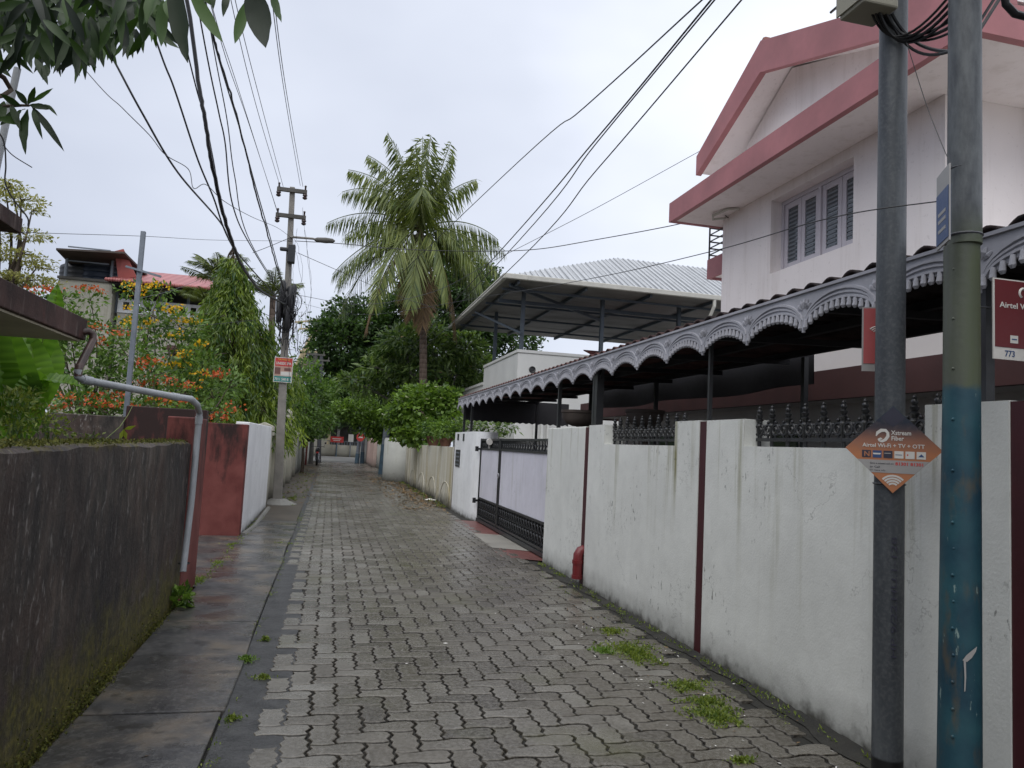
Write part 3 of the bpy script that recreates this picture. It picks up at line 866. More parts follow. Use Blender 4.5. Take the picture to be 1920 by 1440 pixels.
# textured wall
tw = thing('textured_wall', 'rough cream wall with arched plaster relief beyond the gate pillar', 'wall', (2.95, 22.8, 0))
mb = MB(); mb.box(2.87, 17.6, -.05, 3.05, 28.0, 1.45); mb.build('wall_panel', M['rough'], tw)
mb = MB()
for k in range(4):
    y = 18.6 + k * 2.5
    mb.torus((2.867, y, .10), .78, .012, (0, 1, 0), (0, 0, .62), 18, 6, .12, PI - .12)
    if k < 3: mb.beam((2.866, y + 1.25, .35), (2.866, y + 1.25, 1.44), .05, .03, (1, 0, 0))
mb.build('arch_relief', M['rough'], tw)
mb = MB(); n = 20
mb.lathe((3.02, 29.6, -.05), [(.95, 0), (.95, 1.62), (.93, 1.66), (.93, 1.70), (.02, 1.72)], 28)
tag(mb.build('round_pillar', M['whitefar'], smooth=True), 'stout white round pillar beyond the textured wall', 'pillar')
pl = thing('gate_pillar', 'olive stained square pillar at the far end of the textured wall', 'pillar', (2.95, 28.3, 0))
mb = MB(); mb.box(2.83, 28.02, -.05, 3.15, 28.5, 1.62); mb.build('shaft', M['cream'], pl)
mb = MB(); mb.box(2.80, 27.98, 1.622, 3.18, 28.54, 1.68); mb.build('cap', M['cream'], pl)
for k, (y0, y1, x, z, mt, lb) in enumerate([(30.7, 34.0, 2.95, 1.5, 'whitefar', 'grey white wall piece just past the round pillar'), (34.1, 40.0, 2.85, 1.42, 'whitefar', 'grey streaked wall behind the far blue pole'),
                                        (40.1, 43.4, 2.72, 1.46, 'whitefar', 'pale ribbed wall under the overhanging bright bush'), (43.5, 50.5, 2.45, 1.62, 'pinkwall', 'faded pink ribbed wall at the far right end of the lane')]):
    t = thing('boundary_wall', lb, 'wall', (x, (y0 + y1) / 2, 0))
    mb = MB(); mb.box(x, y0, -.05, x + .2, y1, z); mb.build('wall_panel', M[mt], t)
    mb = MB()
    yy_ = y0 + .2
    while yy_ < y1:
        mb.box(x - .05, yy_, -.05, x - .002, yy_ + .28, z + .05); yy_ += .95
    mb.build('rib', M[mt], t)
t = thing('boundary_wall', 'whitewashed far gatepost wall by the crossroad on the right', 'wall', (2.3, 51, 0))
mb = MB(); mb.box(2.1, 50.9, -.05, 2.6, 53, 1.75); mb.build('wall_panel', M['whitefar'], t)

# ---------------------------------------------------------------- sliding gate
gt = thing('gate', 'lilac sheet metal gate with black iron scroll bands', 'gate', (2.98, 12.2, 0))
GX = 2.98
def gate_leaf(y0, y1, name):
    lf = MB(); r = .03
    for y in (y0, y1 - .05): lf.box(GX - r, y, .09, GX + r, y + .05, 1.66)
    for z in (.10, .46, 1.44, 1.62): lf.box(GX - r + .004, y0 + .05, z, GX + r - .004, y1 - .05, z + .035)
    f = lf.build(name, M['black'], gt)
    mb = MB(); mb.box(GX - .008, y0 + .05, .495, GX + .008, y1 - .05, 1.44); mb.build('panel', M['gate'], f)
    m2 = MB(); mb = MB(); n = max(3, int((y1 - y0) / .16)); st = (y1 - y0 - .1) / n
    for k in range(n):
        y = y0 + .05 + st * (k + .5)
        for zc in (.22, .36): mb.torus((GX, y, zc), .055, .012, (0, 1, 0), (0, 0, 1), 10, 5)
        mb.cyl((GX, y + st / 2, .135), (GX, y + st / 2, .46), .011, n=5)
        m2.torus((GX, y, 1.515), .045, .011, (0, 1, 0), (0, 0, 1), 10, 5)
        m2.cyl((GX, y + st / 2, 1.475), (GX, y + st / 2, 1.62), .011, n=5); m2.cyl((GX, y, 1.56), (GX, y, 1.62), .010, n=5)
    mb.box(GX + .012, y0 + .05, .135, GX + .016, y1 - .05, .46); mb.build('iron_scrolls', M['black'], f); m2.build('top_scrolls', M['black'], f)
gate_leaf(9.70, 13.03, 'gate_leaf'); gate_leaf(13.06, 14.82, 'gate_leaf')
mb = MB(); mb.box(GX - .05, 9.7, .03, GX + .05, 14.8, .085); mb.build('bottom_rail', M['black'], gt)
mb = MB(); mb.cyl((GX - .03, 12.7, .05), (GX + .03, 12.7, .05), .06, n=14); mb.build('wheel', M['black'], gt)
for z in (.42, 1.45):
    mb = MB(); mb.cyl((GX - .09, 14.86, z - .05), (GX - .09, 14.86, z + .05), .035, n=8); mb.box(GX - .09, 14.8, z - .02, GX, 14.9, z + .02); mb.build('hinge', M['black'], gt)
mb = MB(); mb.torus((GX - .04, 13.0, 1.0), .04, .009, (0, 1, 0), (0, 0, 1), 12, 5); mb.build('latch_ring', M['chrome'], gt)
cv = thing('security_camera', 'white bullet camera on the gate top by the round pillar', 'camera', (2.9, 14.1, 1.66))
p = atX(918, 829, 2.93)
mb = MB(); mb.cyl(p + Vector((-.02, -.11, 0)), p + Vector((.02, .12, .01)), .055, .062, 14); mb.build('housing', M['s_white'], cv, smooth=True)
mb = MB(); mb.cyl(p + Vector((.0, .121, .01)), p + Vector((.0, .127, .01)), .05, n=12); mb.build('lens', M['black'], cv)
mb = MB(); mb.box(p.x - .01, p.y, p.z - .12, p.x + .01, p.y + .03, p.z - .05); mb.build('bracket', M['s_white'], cv)

# ---------------------------------------------------------------- carport awning
aw = thing('carport_awning', 'long dark tiled carport awning with grey scalloped fascia over the white wall', 'awning', (3.0, 8.7, 0))
PER = .668; YV0 = 4.17 - PER * 7; NP = 27
mb = MB()
for k in range(NP):
    yv = YV0 + PER * k; ym = yv + PER / 2
    X = 2.90
    n = 16
    low = [];
    for i in range(n + 1):
        u = i / n
        low.append((yv + PER * u, 2.368 + .105 * math.sin(PI * (.04 + .92 * u))))
    vs = []
    for (y, z) in low: vs += [(X, y, z), (X, y, 2.585), (X + .014, y, z), (X + .014, y, 2.585)]
    fs = []
    for i in range(n):
        q = i * 4
        fs += [(q, q + 1, q + 5, q + 4), (q + 2, q + 6, q + 7, q + 3), (q, q + 4, q + 6, q + 2)]
    mb.add(vs, fs)
    # arch mouldings
    for (rz, base, rr) in ((.178, 2.375, .012), (.150, 2.375, .009), (.118, 2.378, .011)):
        pts = []
        for i in range(13):
            a = PI * (.06 + .88 * i / 12)
            pts.append((X - .003, ym - math.cos(a) * PER * .485 * (rz / .175) ** .12, base + math.sin(a) * rz))
        mb.tube(pts, rr, 5)
    # fluted drops
    for i in range(13):
        u = (i + .5) / 13
        y = yv + PER * u
        zt = 2.375 + .112 * math.sin(PI * (.06 + .88 * u)); zb = 2.332 + .105 * math.sin(PI * u) ** .75
        if zt - zb < .015: zt = zb + .02
        mb.tube([(X - .006, y, zt + .004), (X - .008, y, zb + .022), (X - .010, y, zb + .006), (X - .006, y, zb - .008)], [.012, .015, .017, .009], 7)
    # fan motif over the valley
    for i in range(5):
        a = PI * (.2 + .6 * i / 4)
        c0 = Vector((X - .002, yv, 2.465)); d = Vector((0, math.cos(a), math.sin(a)))
        mb.tube([c0 + d * .025, c0 + d * .06, c0 + d * .085], [.004, .014, .005], 5)
    mb.tube([(X - .003, yv, 2.44), (X - .003, yv, 2.33)], [.009, .012], 6)
mb.box(2.885, YV0, 2.586, 2.918, YV0 + PER * NP, 2.604)
mb.build('scalloped_fascia', M['fascia'], aw)
YA0, YA1 = YV0, YV0 + PER * NP
# corrugated tile sheets
per = .19; per_n = 8
ny = int((YA1 - YA0) / per * per_n)
ys = YA0 + np.arange(ny + 1) * per / per_n
zc = .056 * np.abs(np.sin(PI * (ys - YA0) / per)) ** .8
rows = [(2.921, 2.594), (3.4, 2.605), (4.75, 2.66)]
V = np.concatenate([np.stack([np.full_like(ys, x), ys, z + zc + (rng.random(len(ys)) * .004)], 1) for x, z in rows] +
                   [np.stack([np.full_like(ys, x), ys, z + zc - .012], 1) for x, z in rows])
m_ = ny + 1; Fq = []
for L in range(2):
    i = np.arange(ny)
    Fq.append(np.stack([L * m_ + i, L * m_ + i + 1, (L + 1) * m_ + i + 1, (L + 1) * m_ + i], 1))
    b = 3 * m_
    Fq.append(np.stack([b + L * m_ + i, b + (L + 1) * m_ + i, b + (L + 1) * m_ + i + 1, b + L * m_ + i + 1], 1))
i = np.arange(ny)
Fq.append(np.stack([i, 3 * m_ + i, 3 * m_ + i + 1, i + 1], 1))
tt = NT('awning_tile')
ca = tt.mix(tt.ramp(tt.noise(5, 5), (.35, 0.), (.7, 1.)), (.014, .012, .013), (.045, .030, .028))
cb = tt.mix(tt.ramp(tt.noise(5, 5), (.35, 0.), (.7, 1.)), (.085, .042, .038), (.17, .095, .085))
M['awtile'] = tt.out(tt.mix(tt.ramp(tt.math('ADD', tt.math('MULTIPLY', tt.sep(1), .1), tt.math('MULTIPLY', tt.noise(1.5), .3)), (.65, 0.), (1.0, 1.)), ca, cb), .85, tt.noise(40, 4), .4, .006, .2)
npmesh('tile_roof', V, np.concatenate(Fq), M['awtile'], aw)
mb = MB()
for x, z in ((2.98, 2.545), (3.8, 2.58), (4.6, 2.61)): mb.box(x - .03, YA0, z - .03, x + .03, YA1, z + .03)
for y in np.arange(YA0 + .5, YA1, 1.4): mb.beam((2.95, y, 2.50), (4.68, y, 2.56), .05, .05)
mb.build('purlins', M['dark'], aw)
for (y, w_, x) in ((17.15, .05, 3.0), (16.2, .05, 3.0), (9.72, .045, 3.0), (8.18, .085, 3.0), (5.56, .03, 3.0), (2.9, .05, 3.0)):
    mb = MB(); mb.box(x - w_ / 2, y - w_ / 2, 1.7, x + w_ / 2, y + w_ / 2, 2.57)
    if w_ > .08: mb.box(x - .03, y + .09, 1.7, x + .03, y + .15, 2.57); mb.beam((x, y - .02, 2.35), (x, y - .22, 2.56), .03, .03)
    mb.build('post', M['black'], aw)
for y in (16.9, 13.2, 10.3, 6.7, 3.2):
    mb = MB(); mb.box(4.65, y - .028, -.02, 4.70, y + .028, 2.58); mb.build('post', M['black'], aw)
# dark valance across the far end and dark tarpaulin inside
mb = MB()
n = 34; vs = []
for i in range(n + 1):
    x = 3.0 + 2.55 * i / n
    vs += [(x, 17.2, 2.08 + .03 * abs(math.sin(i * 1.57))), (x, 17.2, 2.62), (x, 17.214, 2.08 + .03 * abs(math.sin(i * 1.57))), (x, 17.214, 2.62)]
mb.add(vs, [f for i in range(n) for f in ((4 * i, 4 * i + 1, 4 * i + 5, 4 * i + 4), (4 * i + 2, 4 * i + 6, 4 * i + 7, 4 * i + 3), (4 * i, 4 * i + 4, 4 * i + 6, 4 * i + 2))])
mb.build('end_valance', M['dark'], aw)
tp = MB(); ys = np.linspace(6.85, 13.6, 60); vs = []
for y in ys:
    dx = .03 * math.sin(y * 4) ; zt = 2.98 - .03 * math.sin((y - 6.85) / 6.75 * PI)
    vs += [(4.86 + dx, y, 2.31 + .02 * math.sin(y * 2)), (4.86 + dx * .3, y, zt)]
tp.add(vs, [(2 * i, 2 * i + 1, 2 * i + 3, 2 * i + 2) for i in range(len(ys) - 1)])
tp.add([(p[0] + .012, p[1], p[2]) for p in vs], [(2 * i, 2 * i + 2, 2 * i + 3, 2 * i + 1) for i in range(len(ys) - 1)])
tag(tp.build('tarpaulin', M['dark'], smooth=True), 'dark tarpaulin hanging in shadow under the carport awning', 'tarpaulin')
# bowls
for (px, py, X, lb) in ((1090, 786, 3.35, 'brown cement bowl planter under the awning above the short white wall'), (1209, 786, 3.9, 'smaller brown bowl seen over the farther iron railing')):
    c = atX(px, py, X)
    t = thing('bowl_planter', lb, 'planter', (c.x, c.y, c.z - .1), 'bowl planters under the carport')
    mb = MB(); r = .27 if X < 3.5 else .24
    mb.lathe((c.x, c.y, c.z - .10), [(r * .45, 0), (r * .75, .03), (r * .97, .10), (r, .17), (r * 1.06, .18), (r * 1.06, .215), (r * .92, .215), (r * .85, .14), (.01, .12)], 20); mb.build('bowl', M['bowl'], t, smooth=True)
    mb = MB(); mb.cyl((c.x, c.y, -.02), (c.x, c.y, c.z - .10), .09, .07, 10); mb.build('pedestal', M['bowl'], t)

# ---------------------------------------------------------------- pink trimmed house
HX, HY0, HY1 = 6.2, 6.5, 11.2
hs = thing('house', 'two storey white house with pink fascia, front gable and louvred window', 'house', (9, 8.5, 0))
def part(name, mat, fn, parent=hs, **k):
    mb = MB(); fn(mb); return mb.build(name, mat, parent, **k)
def ground_floor(mb):
    mb.box(HX, 1.0, -.05, 13, 15.6, 2.95)
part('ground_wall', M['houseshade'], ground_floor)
WY0, WY1, WZ0, WZ1 = 7.95, 9.78, 4.28, 5.40
def upper(mb):
    mb.box(HX, WY1, 2.955, HX + .26, HY1, 5.55); mb.box(HX, HY0, 2.955, HX + .26, WY0, 5.55)
    mb.box(HX, WY0, 2.955, HX + .26, WY1, WZ0); mb.box(HX, WY0, WZ1, HX + .26, WY1, 5.55)
    mb.box(HX + .262, HY0, 2.955, 13, HY0 + .22, 5.55)
    mb.box(HX + .262, HY1 - .22, 2.955, 13, HY1, 5.55); mb.box(HX + 1.2, HY0 + .222, 2.955, HX + 1.25, HY1 - .222, 5.55)
part('upper_wall', M['house'], upper)
wd = part('window', M['frame'], lambda mb: (mb.box(6.38, WY0, WZ0, 6.45, WY0 + .06, WZ1), mb.box(6.38, WY1 - .06, WZ0, 6.45, WY1, WZ1), mb.box(6.38, WY0 + .06, WZ0, 6.45, WY1 - .06, WZ0 + .06),
          mb.box(6.38, WY0 + .06, WZ1 - .06, 6.45, WY1 - .06, WZ1), mb.box(6.37, (WY0 + WY1) / 2 - .03, WZ0 + .06, 6.45, (WY0 + WY1) / 2 + .03, WZ1 - .06)))
lw = (WY1 - WY0 - .12 - .06) / 4
for k in range(4):
    y0 = WY0 + .06 + lw * k + (.06 if k > 1 else 0); y1 = y0 + lw
    def leaf(mb):
        s = .085
        mb.box(6.395, y0 + .004, WZ0 + .062, 6.435, y0 + s, WZ1 - .062); mb.box(6.395, y1 - s, WZ0 + .062, 6.435, y1 - .004, WZ1 - .062)
        mb.box(6.396, y0 + s, WZ0 + .062, 6.434, y1 - s, WZ0 + .062 + s); mb.box(6.396, y0 + s, WZ1 - .062 - s, 6.434, y1 - s, WZ1 - .062)
    part('casement', M['frame'], leaf, wd, bevel=.004)
    def pane(mb):
        mb.box(6.412, y0 + .08, WZ0 + .14, 6.416, y1 - .08, WZ1 - .14)
        mb.mi = 1
        z = WZ0 + .16
        while z < WZ1 - .17:
            d = .25 * (y1 - y0)
            mb.obox((6.405, (y0 + y1) / 2 + (.0 if int(z * 100) % 3 else .03), z), (.004, 0, .004), (0, (y1 - y0) / 2 - .10, 0), (-.0010, 0, .012)); z += .062
    part('pane', [M['glass'], M['louvre']], pane, wd)
# eaves slab with pink face
EX, EY0, EY1, EZ = 5.46, 5.42, 11.75, 5.552
part('soffit', M['house'], lambda mb: mb.box(EX + .09, EY0 + .09, EZ, 13, EY1 - .09, EZ + .05))
part('eave_fascia', M['pink'], lambda mb: (mb.box(EX, EY0, EZ - .01, EX + .088, EY1, EZ + .33), mb.box(EX + .088, EY0, EZ - .01, 13, EY0 + .088, EZ + .33), mb.box(EX + .088, EY1 - .088, EZ - .01, 13, EY1, EZ + .33)))
part('eave_top', M['house'], lambda mb: mb.box(EX + .09, EY0 + .09, EZ + .052, 13, EY1 - .09, EZ + .30))
# gable
PK = (9.65, 7.80); LT = (11.62, 6.74); RTp = (5.42, 6.22)
GXf = 5.88
def gband(mb):
    th = .36
    for a, b in ((LT, PK), (PK, RTp)):
        mb.prism([(GXf, a[0], a[1]), (GXf, b[0], b[1]), (GXf, b[0], b[1] - (.50 if b == PK else .34)), (GXf, a[0], a[1] - (.50 if a == PK else .34))], (.10, 0, 0))
part('gable_fascia', M['pink'], gband)
part('gable_wall', M['house'], lambda mb: mb.prism([(6.42, LT[0] - .75, EZ + .30), (6.42, LT[0] - .75, LT[1] - .02), (6.42, PK[0], PK[1] - .34), (6.42, RTp[0] + .3, RTp[1] - .1), (6.42, RTp[0] + .3, EZ + .30)], (.2, 0, 0)))
def groof(mb):
    for a, b in ((LT, PK), (PK, RTp)):
        mb.prism([(GXf + .102, a[0], a[1] - .18), (GXf + .102, b[0], b[1] - .26 if b == PK else b[1] - .18), (GXf + .102, b[0], b[1] - .03), (GXf + .102, a[0], a[1] - .03)] if False else
                 [(GXf + .102, a[0], a[1] - .30), (GXf + .102, b[0], b[1] - .30), (GXf + .102, b[0], b[1] - .03), (GXf + .102, a[0], a[1] - .03)], (7, 0, 0))
part('gable_roof', M['house'], groof)
def tiles(mb):
    for k in range(14):
        x = GXf + .15 + k * .45
        mb.cyl((x, LT[0] + .04, LT[1] - .06), (x, PK[0], PK[1] + .02), .11, .11, 10)
part('roof_tiles', M['tile'], tiles)
rl = MB()
pa, pb = Vector((6.6, 8.9, 7.0)), Vector((6.6, 4.0, 7.0))
for z in (8.15, 7.85): rl.tube([(6.75, 9.2, z), (6.75, 2.0, z)], .02, 6)
for y in (8.6, 7.4, 6.2, 5.0): rl.cyl((6.75, y, 6.3), (6.75, y, 8.15), .02, n=6)
rl.build('roof_railing', M['black'], hs)
# side balcony
BB0 = atX(1320, 527, 6.42).z; BB1 = atX(1320, 492, 6.42).z; BB2 = atX(1324, 432, 6.42).z
part('balcony_slab', M['house'], lambda mb: mb.box(6.45, 11.203, BB0 + .04, 9.5, 12.05, BB0 + .16))
part('balcony_band', M['pink'], lambda mb: (mb.box(6.40, 11.203, BB0, 6.448, 12.10, BB1), mb.box(6.449, 12.052, BB0, 9.5, 12.10, BB1)))
def brail(mb):
    for z in [BB1 + (BB2 - BB1) * q for q in (.15, .36, .57, .78, 1.)]:
        mb.tube([(6.42, 11.21, z), (6.42, 12.07, z), (9.4, 12.07, z)], .014, 6)
    for (x, y) in ((6.42, 12.07), (7.4, 12.07), (8.4, 12.07), (6.42, 11.3)): mb.cyl((x, y, BB1), (x, y, BB2 + .02), .016, n=6)
part('balcony_railing', M['black'], brail)
# ground floor sunshade
part('sunshade', M['brown'], lambda mb: (mb.box(5.40, 1.0, 2.225, 5.48, 15.9, 2.56), mb.box(5.481, 15.82, 2.225, 9, 15.9, 2.56)))
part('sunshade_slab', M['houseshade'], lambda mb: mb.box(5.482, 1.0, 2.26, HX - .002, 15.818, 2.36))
part('door_panel', M['redstrip'], lambda mb: mb.box(8.15, HY0 - .03, 3.0, 8.6, HY0 - .002, 5.2))
part('corner_column', M['house'], lambda mb: (mb.box(7.35, HY0 - .16, 2.96, 7.62, HY0 - .002, 5.55)))
def gwin(mb):
    for y in (4.0, 9.0, 12.5): mb.box(HX - .02, y, .9, HX - .002, y + 1.3, 1.95)
part('ground_window', M['glass'], gwin)
def cond(mb):
    mb.tube([(6.16, 11.05, 5.50), (5.95, 11.1, 5.47), (5.9, 11.0, 5.50), (6.0, 10.7, 5.53), (6.15, 10.6, 5.52)], .022, 6)
part('cable_conduit', M['guttr'], cond)

# ---------------------------------------------------------------- white building with rooftop shed
wb = thing('house', 'low white flat roofed building carrying a grey metal roof shed', 'house', (9, 28, 0))
c0 = atX(972, 655, 5.7)
BY = c0.y; BZ = c0.z
B1 = atX(908, 684, 5.7).y; B2 = atX(860, 738, 5.7)
def bwalls(mb):
    mb.box(5.7, BY, -.05, 14, B1, BZ - .10)
part('wall', M['block'], bwalls, wb)
part('parapet', M['block'], lambda mb: mb.box(5.66, BY - .04, BZ - .098, 14, B1, BZ), wb, bevel=.01)
part('lower_wing', M['block'], lambda mb: (mb.box(5.72, B1 + .003, -.05, 13, 35.5, 3.92), mb.box(5.66, B1 + .003, 3.922, 13, 35.6, 4.02)), wb)
mb = MB(); cvp = atY(998, 693, BY - .01); mb.torus((cvp.x, BY - .01, cvp.z), .09, .025, (1, 0, 0), (0, 0, 1), 16, 6); mb.cyl((cvp.x, BY - .012, cvp.z), (cvp.x, BY - .002, cvp.z), .09, n=16); mb.build('vent_pipe', M['black'], wb)
for x in (6.35, 6.6, 6.8):
    mb = MB(); mb.cyl((x, BY - .06, -.05), (x, BY - .06, 3.0), .05, n=10); mb.build('downpipe', M['block'], wb)
# shed roof: eaves rectangle + hip
RX = 4.9; s_ = RX / 4
RC = atX(950, 520, RX); RZ = RC.z; RY0 = RC.y; RY1 = atX(845, 625, RX).y
r2 = atY(1347, 566, RY0); RX2 = 13.5
rg = atY(1155, 487, RY0 + 3.2)
shd = thing('roof_shed', 'open rooftop shed with grey ribbed metal roof on steel posts', 'roof', (8, RY0 + 4, BZ))
rw = RX2 - RX
rv = atY(1155, 487, RY0 + 3.4)
def shroof(mb):
    A = Vector((RX, RY0, RZ)); B = Vector((RX2, RY0, RZ)); C_ = Vector((RX2, RY1, RZ)); D = Vector((RX, RY1, RZ))
    ym = RY0 + 3.4
    P1 = Vector((rv.x, rv.y, rv.z)); P2 = Vector((RX2, rv.y, rv.z)); P3 = Vector((rv.x, RY1 - 3, rv.z)); P4 = Vector((RX2, RY1 - 3, rv.z))
    t = Vector((0, 0, .03))
    for q in ([A, B, P2, P1], [A, P1, P3, D], [P1, P2, P4, P3], [D, P3, P4, C_]):
        mb.prism([p + t for p in q], (0, 0, .03))
    # standing ribs on the front slope and the left slope
    for k in range(46):
        x = RX + .3 + k * .2
        if x > RX2 - .1: break
        u = 1.0 if x >= P1.x else (x - A.x) / (P1.x - A.x)
        lo = Vector((x, RY0 - .03, RZ + .07)); hi = Vector((x, RY0 + 3.4 * u, RZ + .07 + (rv.z - RZ) * u))
        mb.beam(lo, hi, .05, .04)
part('metal_roof', M['sheet'], shroof, shd)
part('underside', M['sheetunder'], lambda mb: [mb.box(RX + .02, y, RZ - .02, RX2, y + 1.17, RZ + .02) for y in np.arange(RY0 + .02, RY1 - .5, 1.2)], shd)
def gut(mb):
    for (a, b) in (((RX - .05, RY0 - .08, RZ + .03), (RX2, RY0 - .08, RZ + .03)), ((RX - .06, RY0 - .1, RZ + .03), (RX - .06, RY1, RZ + .03))):
        mb.beam(a, b, .13, .16)
    for k in range(5): mb.box(RX + .6 + k * 1.7, RY0 - .16, RZ - .05, RX + .65 + k * 1.7, RY0 - .005, RZ + .11)
part('gutter', M['guttr'], gut, shd, bevel=.02)
def truss(mb):
    for x in np.arange(RX + .4, RX2, 2.2): mb.beam((x, RY0 + .05, RZ - .09), (x, RY1 - .1, RZ - .09), .07, .10)
    for y in np.arange(RY0 + .8, RY1, 2.6): mb.beam((RX + .05, y, RZ - .18), (RX2, y, RZ - .18), .06, .07)
    mb.beam((RX + .9, RY0 + 1.4, BZ + .55), (RX + .1, RY0 + 5.5, RZ - .15), .07, .07)
    mb.beam((RX + .2, RY0 + .4, RZ - .12), (RX + 4.5, RY0 + 4, RZ - .30), .08, .10)
    mb.beam((RX + .2, RY0 + 1.9, RZ - .35), (RX2, RY0 + 1.9, RZ - .35), .08, .12)
part('truss', M['truss'], truss, shd)
for (x, y) in ((5.85, BY + .25), (5.85, BY + 4.4), (8.6, BY + .25), (11.4, BY + .25)):
    mb = MB(); mb.box(x - .06, y - .06, BZ - .02, x + .06, y + .06, RZ - .05); mb.build('post', M['truss'], shd)
mb = MB(); dpx = atY(1340, 570, RY0 - .1); mb.tube([(dpx.x, RY0 - .08, RZ), (dpx.x, RY0 - .08, RZ - .25), (dpx.x - .1, RY0 + .1, RZ - .7), (dpx.x - .1, RY0 + .1, 3)], .06, 8); mb.build('downpipe', M['guttr'], shd)
# terrace clutter: red sheet and slate heap behind the parapet
cl = thing('tiled_roof', 'small red tiled lean-to roof behind the white parapet', 'roof', (8, 24, 3))
q = atY(1140, 657, BY + 1.4)
mb = MB(); mb.prism([(q.x - .5, BY + .9, BZ + .02), (q.x + 2.5, BY + .9, BZ + .02), (q.x + 2.5, BY + 2.6, BZ + .5), (q.x - .5, BY + 2.6, BZ + .5)], (0, 0, .04)); mb.build('tiles', M['metalred'], cl)
# ---------------------------------------------------------------- two steel poles on the right
p1 = thing('utility_pole', 'dark grey steel pole carrying the diamond sign in front of the white wall', 'pole', (2.62, 3.08, 0))
mb = MB(); mb.tube([(2.62, 3.08, -.05), (2.62, 3.08, 2), (2.62, 3.07, 5.2)], [.068, .067, .064], 24); mb.build('shaft', M['polegrey'], p1, smooth=True)
n1 = Vector((-.645, -.764, 0)); x1 = Vector((.764, -.645, 0))
def stencil(mb_parent, body, z0, ang, r, size):
    pass
text_obj('stencil_number', 'HP 9/22.HU.1-128', .034, Vector((2.62, 3.08, .62)) + n1 * .0675 + x1 * .034, (0, 0, 1), -x1, M['s_dark'], p1, wmax=.55)
p2 = thing('utility_pole', 'thick steel pole with flaking blue lower half and rivets at right', 'pole', (2.55, 2.58, 0))
mb = MB(); mb.tube([(2.55, 2.60, -.05), (2.55, 2.595, .6), (2.55, 2.59, 1.25), (2.55, 2.585, 1.84), (2.55, 2.584, 2.45), (2.55, 2.57, 2.452), (2.55, 2.56, 5.2)], [.083, .079, .075, .070, .068, .066, .060], 28); mb.build('shaft', M['poleblue'], p2, smooth=True)
mb = MB()
n2 = Vector((-.90, -.42, 0)).normalized()
for k in range(19):
    z = .45 + k * .105
    r = .083 - .015 * z / 1.84
    q = Vector((2.55, 2.59, z)) + n2 * (r + .001) + Vector((0.004 * math.sin(k * 3), 0, 0))
    mb.ball(q, .0065, 6)
mb.build('rivets', M['poleblue'], p2, smooth=True)
for z, rr in ((2.49, .069), (2.78, .064)):
    mb = MB(); mb.torus((2.55, 2.575, z), rr, .006, (1, 0, 0), (0, 1, 0), 20, 5); mb.build('tie_wire', M['thinwire'], p2)
mb = MB()
q = Vector((2.55, 2.59, .72)); vdir = Vector((-.55, -.83, 0)).normalized(); sx = Vector((.83, -.55, 0))
def onp(u, v):
    r_ = .0815; a_ = u / r_
    return Vector((2.55, 2.59, .74 + v)) + vdir * (r_ * math.cos(a_)) + sx * (r_ * math.sin(a_))
L1 = [(-.010, .012), (.004, .034), (.022, .052), (.046, .070), (.040, .050), (.024, .026), (.006, .008)]
mb.add([onp(u, v) for u, v in L1], [(0, 6, 1), (1, 6, 5), (1, 5, 2), (2, 5, 4), (2, 4, 3)])
L2 = [(-.006, .012), (.002, .010), (.003, -.05), (.000, -.105), (-.004, -.108), (-.003, -.05)]
mb.add([onp(u, v) for u, v in L2], [(0, 5, 2, 1), (5, 4, 3, 2)])
mb.build('paint_splash', M['s_grey'], p2)

# ---------------------------------------------------------------- signs on the poles
ds = thing('diamond_sign', 'orange and navy diamond shaped broadband advert on the grey pole', 'sign', (2.57, 3.01, 1.585))
C0 = Vector((2.578, 3.008, 1.585)); hd = .205
def dpt(u, v): return C0 + x1 * u + Vector((0, 0, v))
mb = MB(); mb.prism([dpt(-hd, 0), dpt(0, -hd), dpt(hd, 0), dpt(0, hd)], -n1 * .004); mb.build('board', M['s_orange'], ds)
def dquad(name, pts, mat, lift=.0012):
    mb = MB(); mb.add([dpt(u, v) + n1 * lift for u, v in pts], [tuple(range(len(pts)))]); return mb.build(name, mat, ds)
dquad('white_band', [(-hd + .052, -.052), (-hd + .112, -.112), (hd - .112, -.112), (hd - .052, -.052)], M['s_grey'])
dquad('navy_corner', [(0, hd - .004), (-.052, hd - .058), (0, .105), (.052, hd - .058)][:4], M['s_dark'])
cols = [M['s_dark'], M['s_blue'], M['s_dark'], M['s_white'], M['s_white'], M['s_white']]
for k in range(6):
    u = -.132 + k * .046
    dquad('app_icon', [(u, -.042), (u + .038, -.042), (u + .038, -.008), (u, -.008)], cols[k], .0016)
text_obj('icon_letter', 'N', .034, dpt(-.124, -.037) + n1 * .002, x1, (0, 0, 1), M['s_orange'], ds, bold=.0006)
dquad('icon_stripe', [(-.082, -.027), (-.054, -.027), (-.050, -.020), (-.086, -.020)], M['s_white'], .002)
dquad('icon_stripe', [(-.036, -.022), (-.009, -.022), (-.009, -.018), (-.036, -.018)], M['s_grey'], .002)
dquad('icon_stripe', [(.010, -.027), (.038, -.027), (.038, -.024), (.010, -.024)], M['s_blue'], .002)
dquad('icon_stripe', [(.058, -.028), (.064, -.028), (.064, -.021), (.058, -.021)], M['s_bred'], .002)
dquad('icon_stripe', [(.104, -.032), (.130, -.032), (.118, -.018)], M['s_blue'], .002)
SW = M['s_white']
text_obj('lettering', 'Xstream', .029, dpt(-.008, .068) + n1 * .0016, x1, (0, 0, 1), SW, ds, wmax=.084, bold=.0005)
text_obj('lettering', 'Fiber', .029, dpt(-.008, .042) + n1 * .0016, x1, (0, 0, 1), SW, ds, wmax=.052, bold=.0005)
text_obj('lettering', 'Airtel Wi-Fi + TV + OTT', .026, dpt(-.130, .008) + n1 * .0016, x1, (0, 0, 1), SW, ds, wmax=.262, bold=.0004)
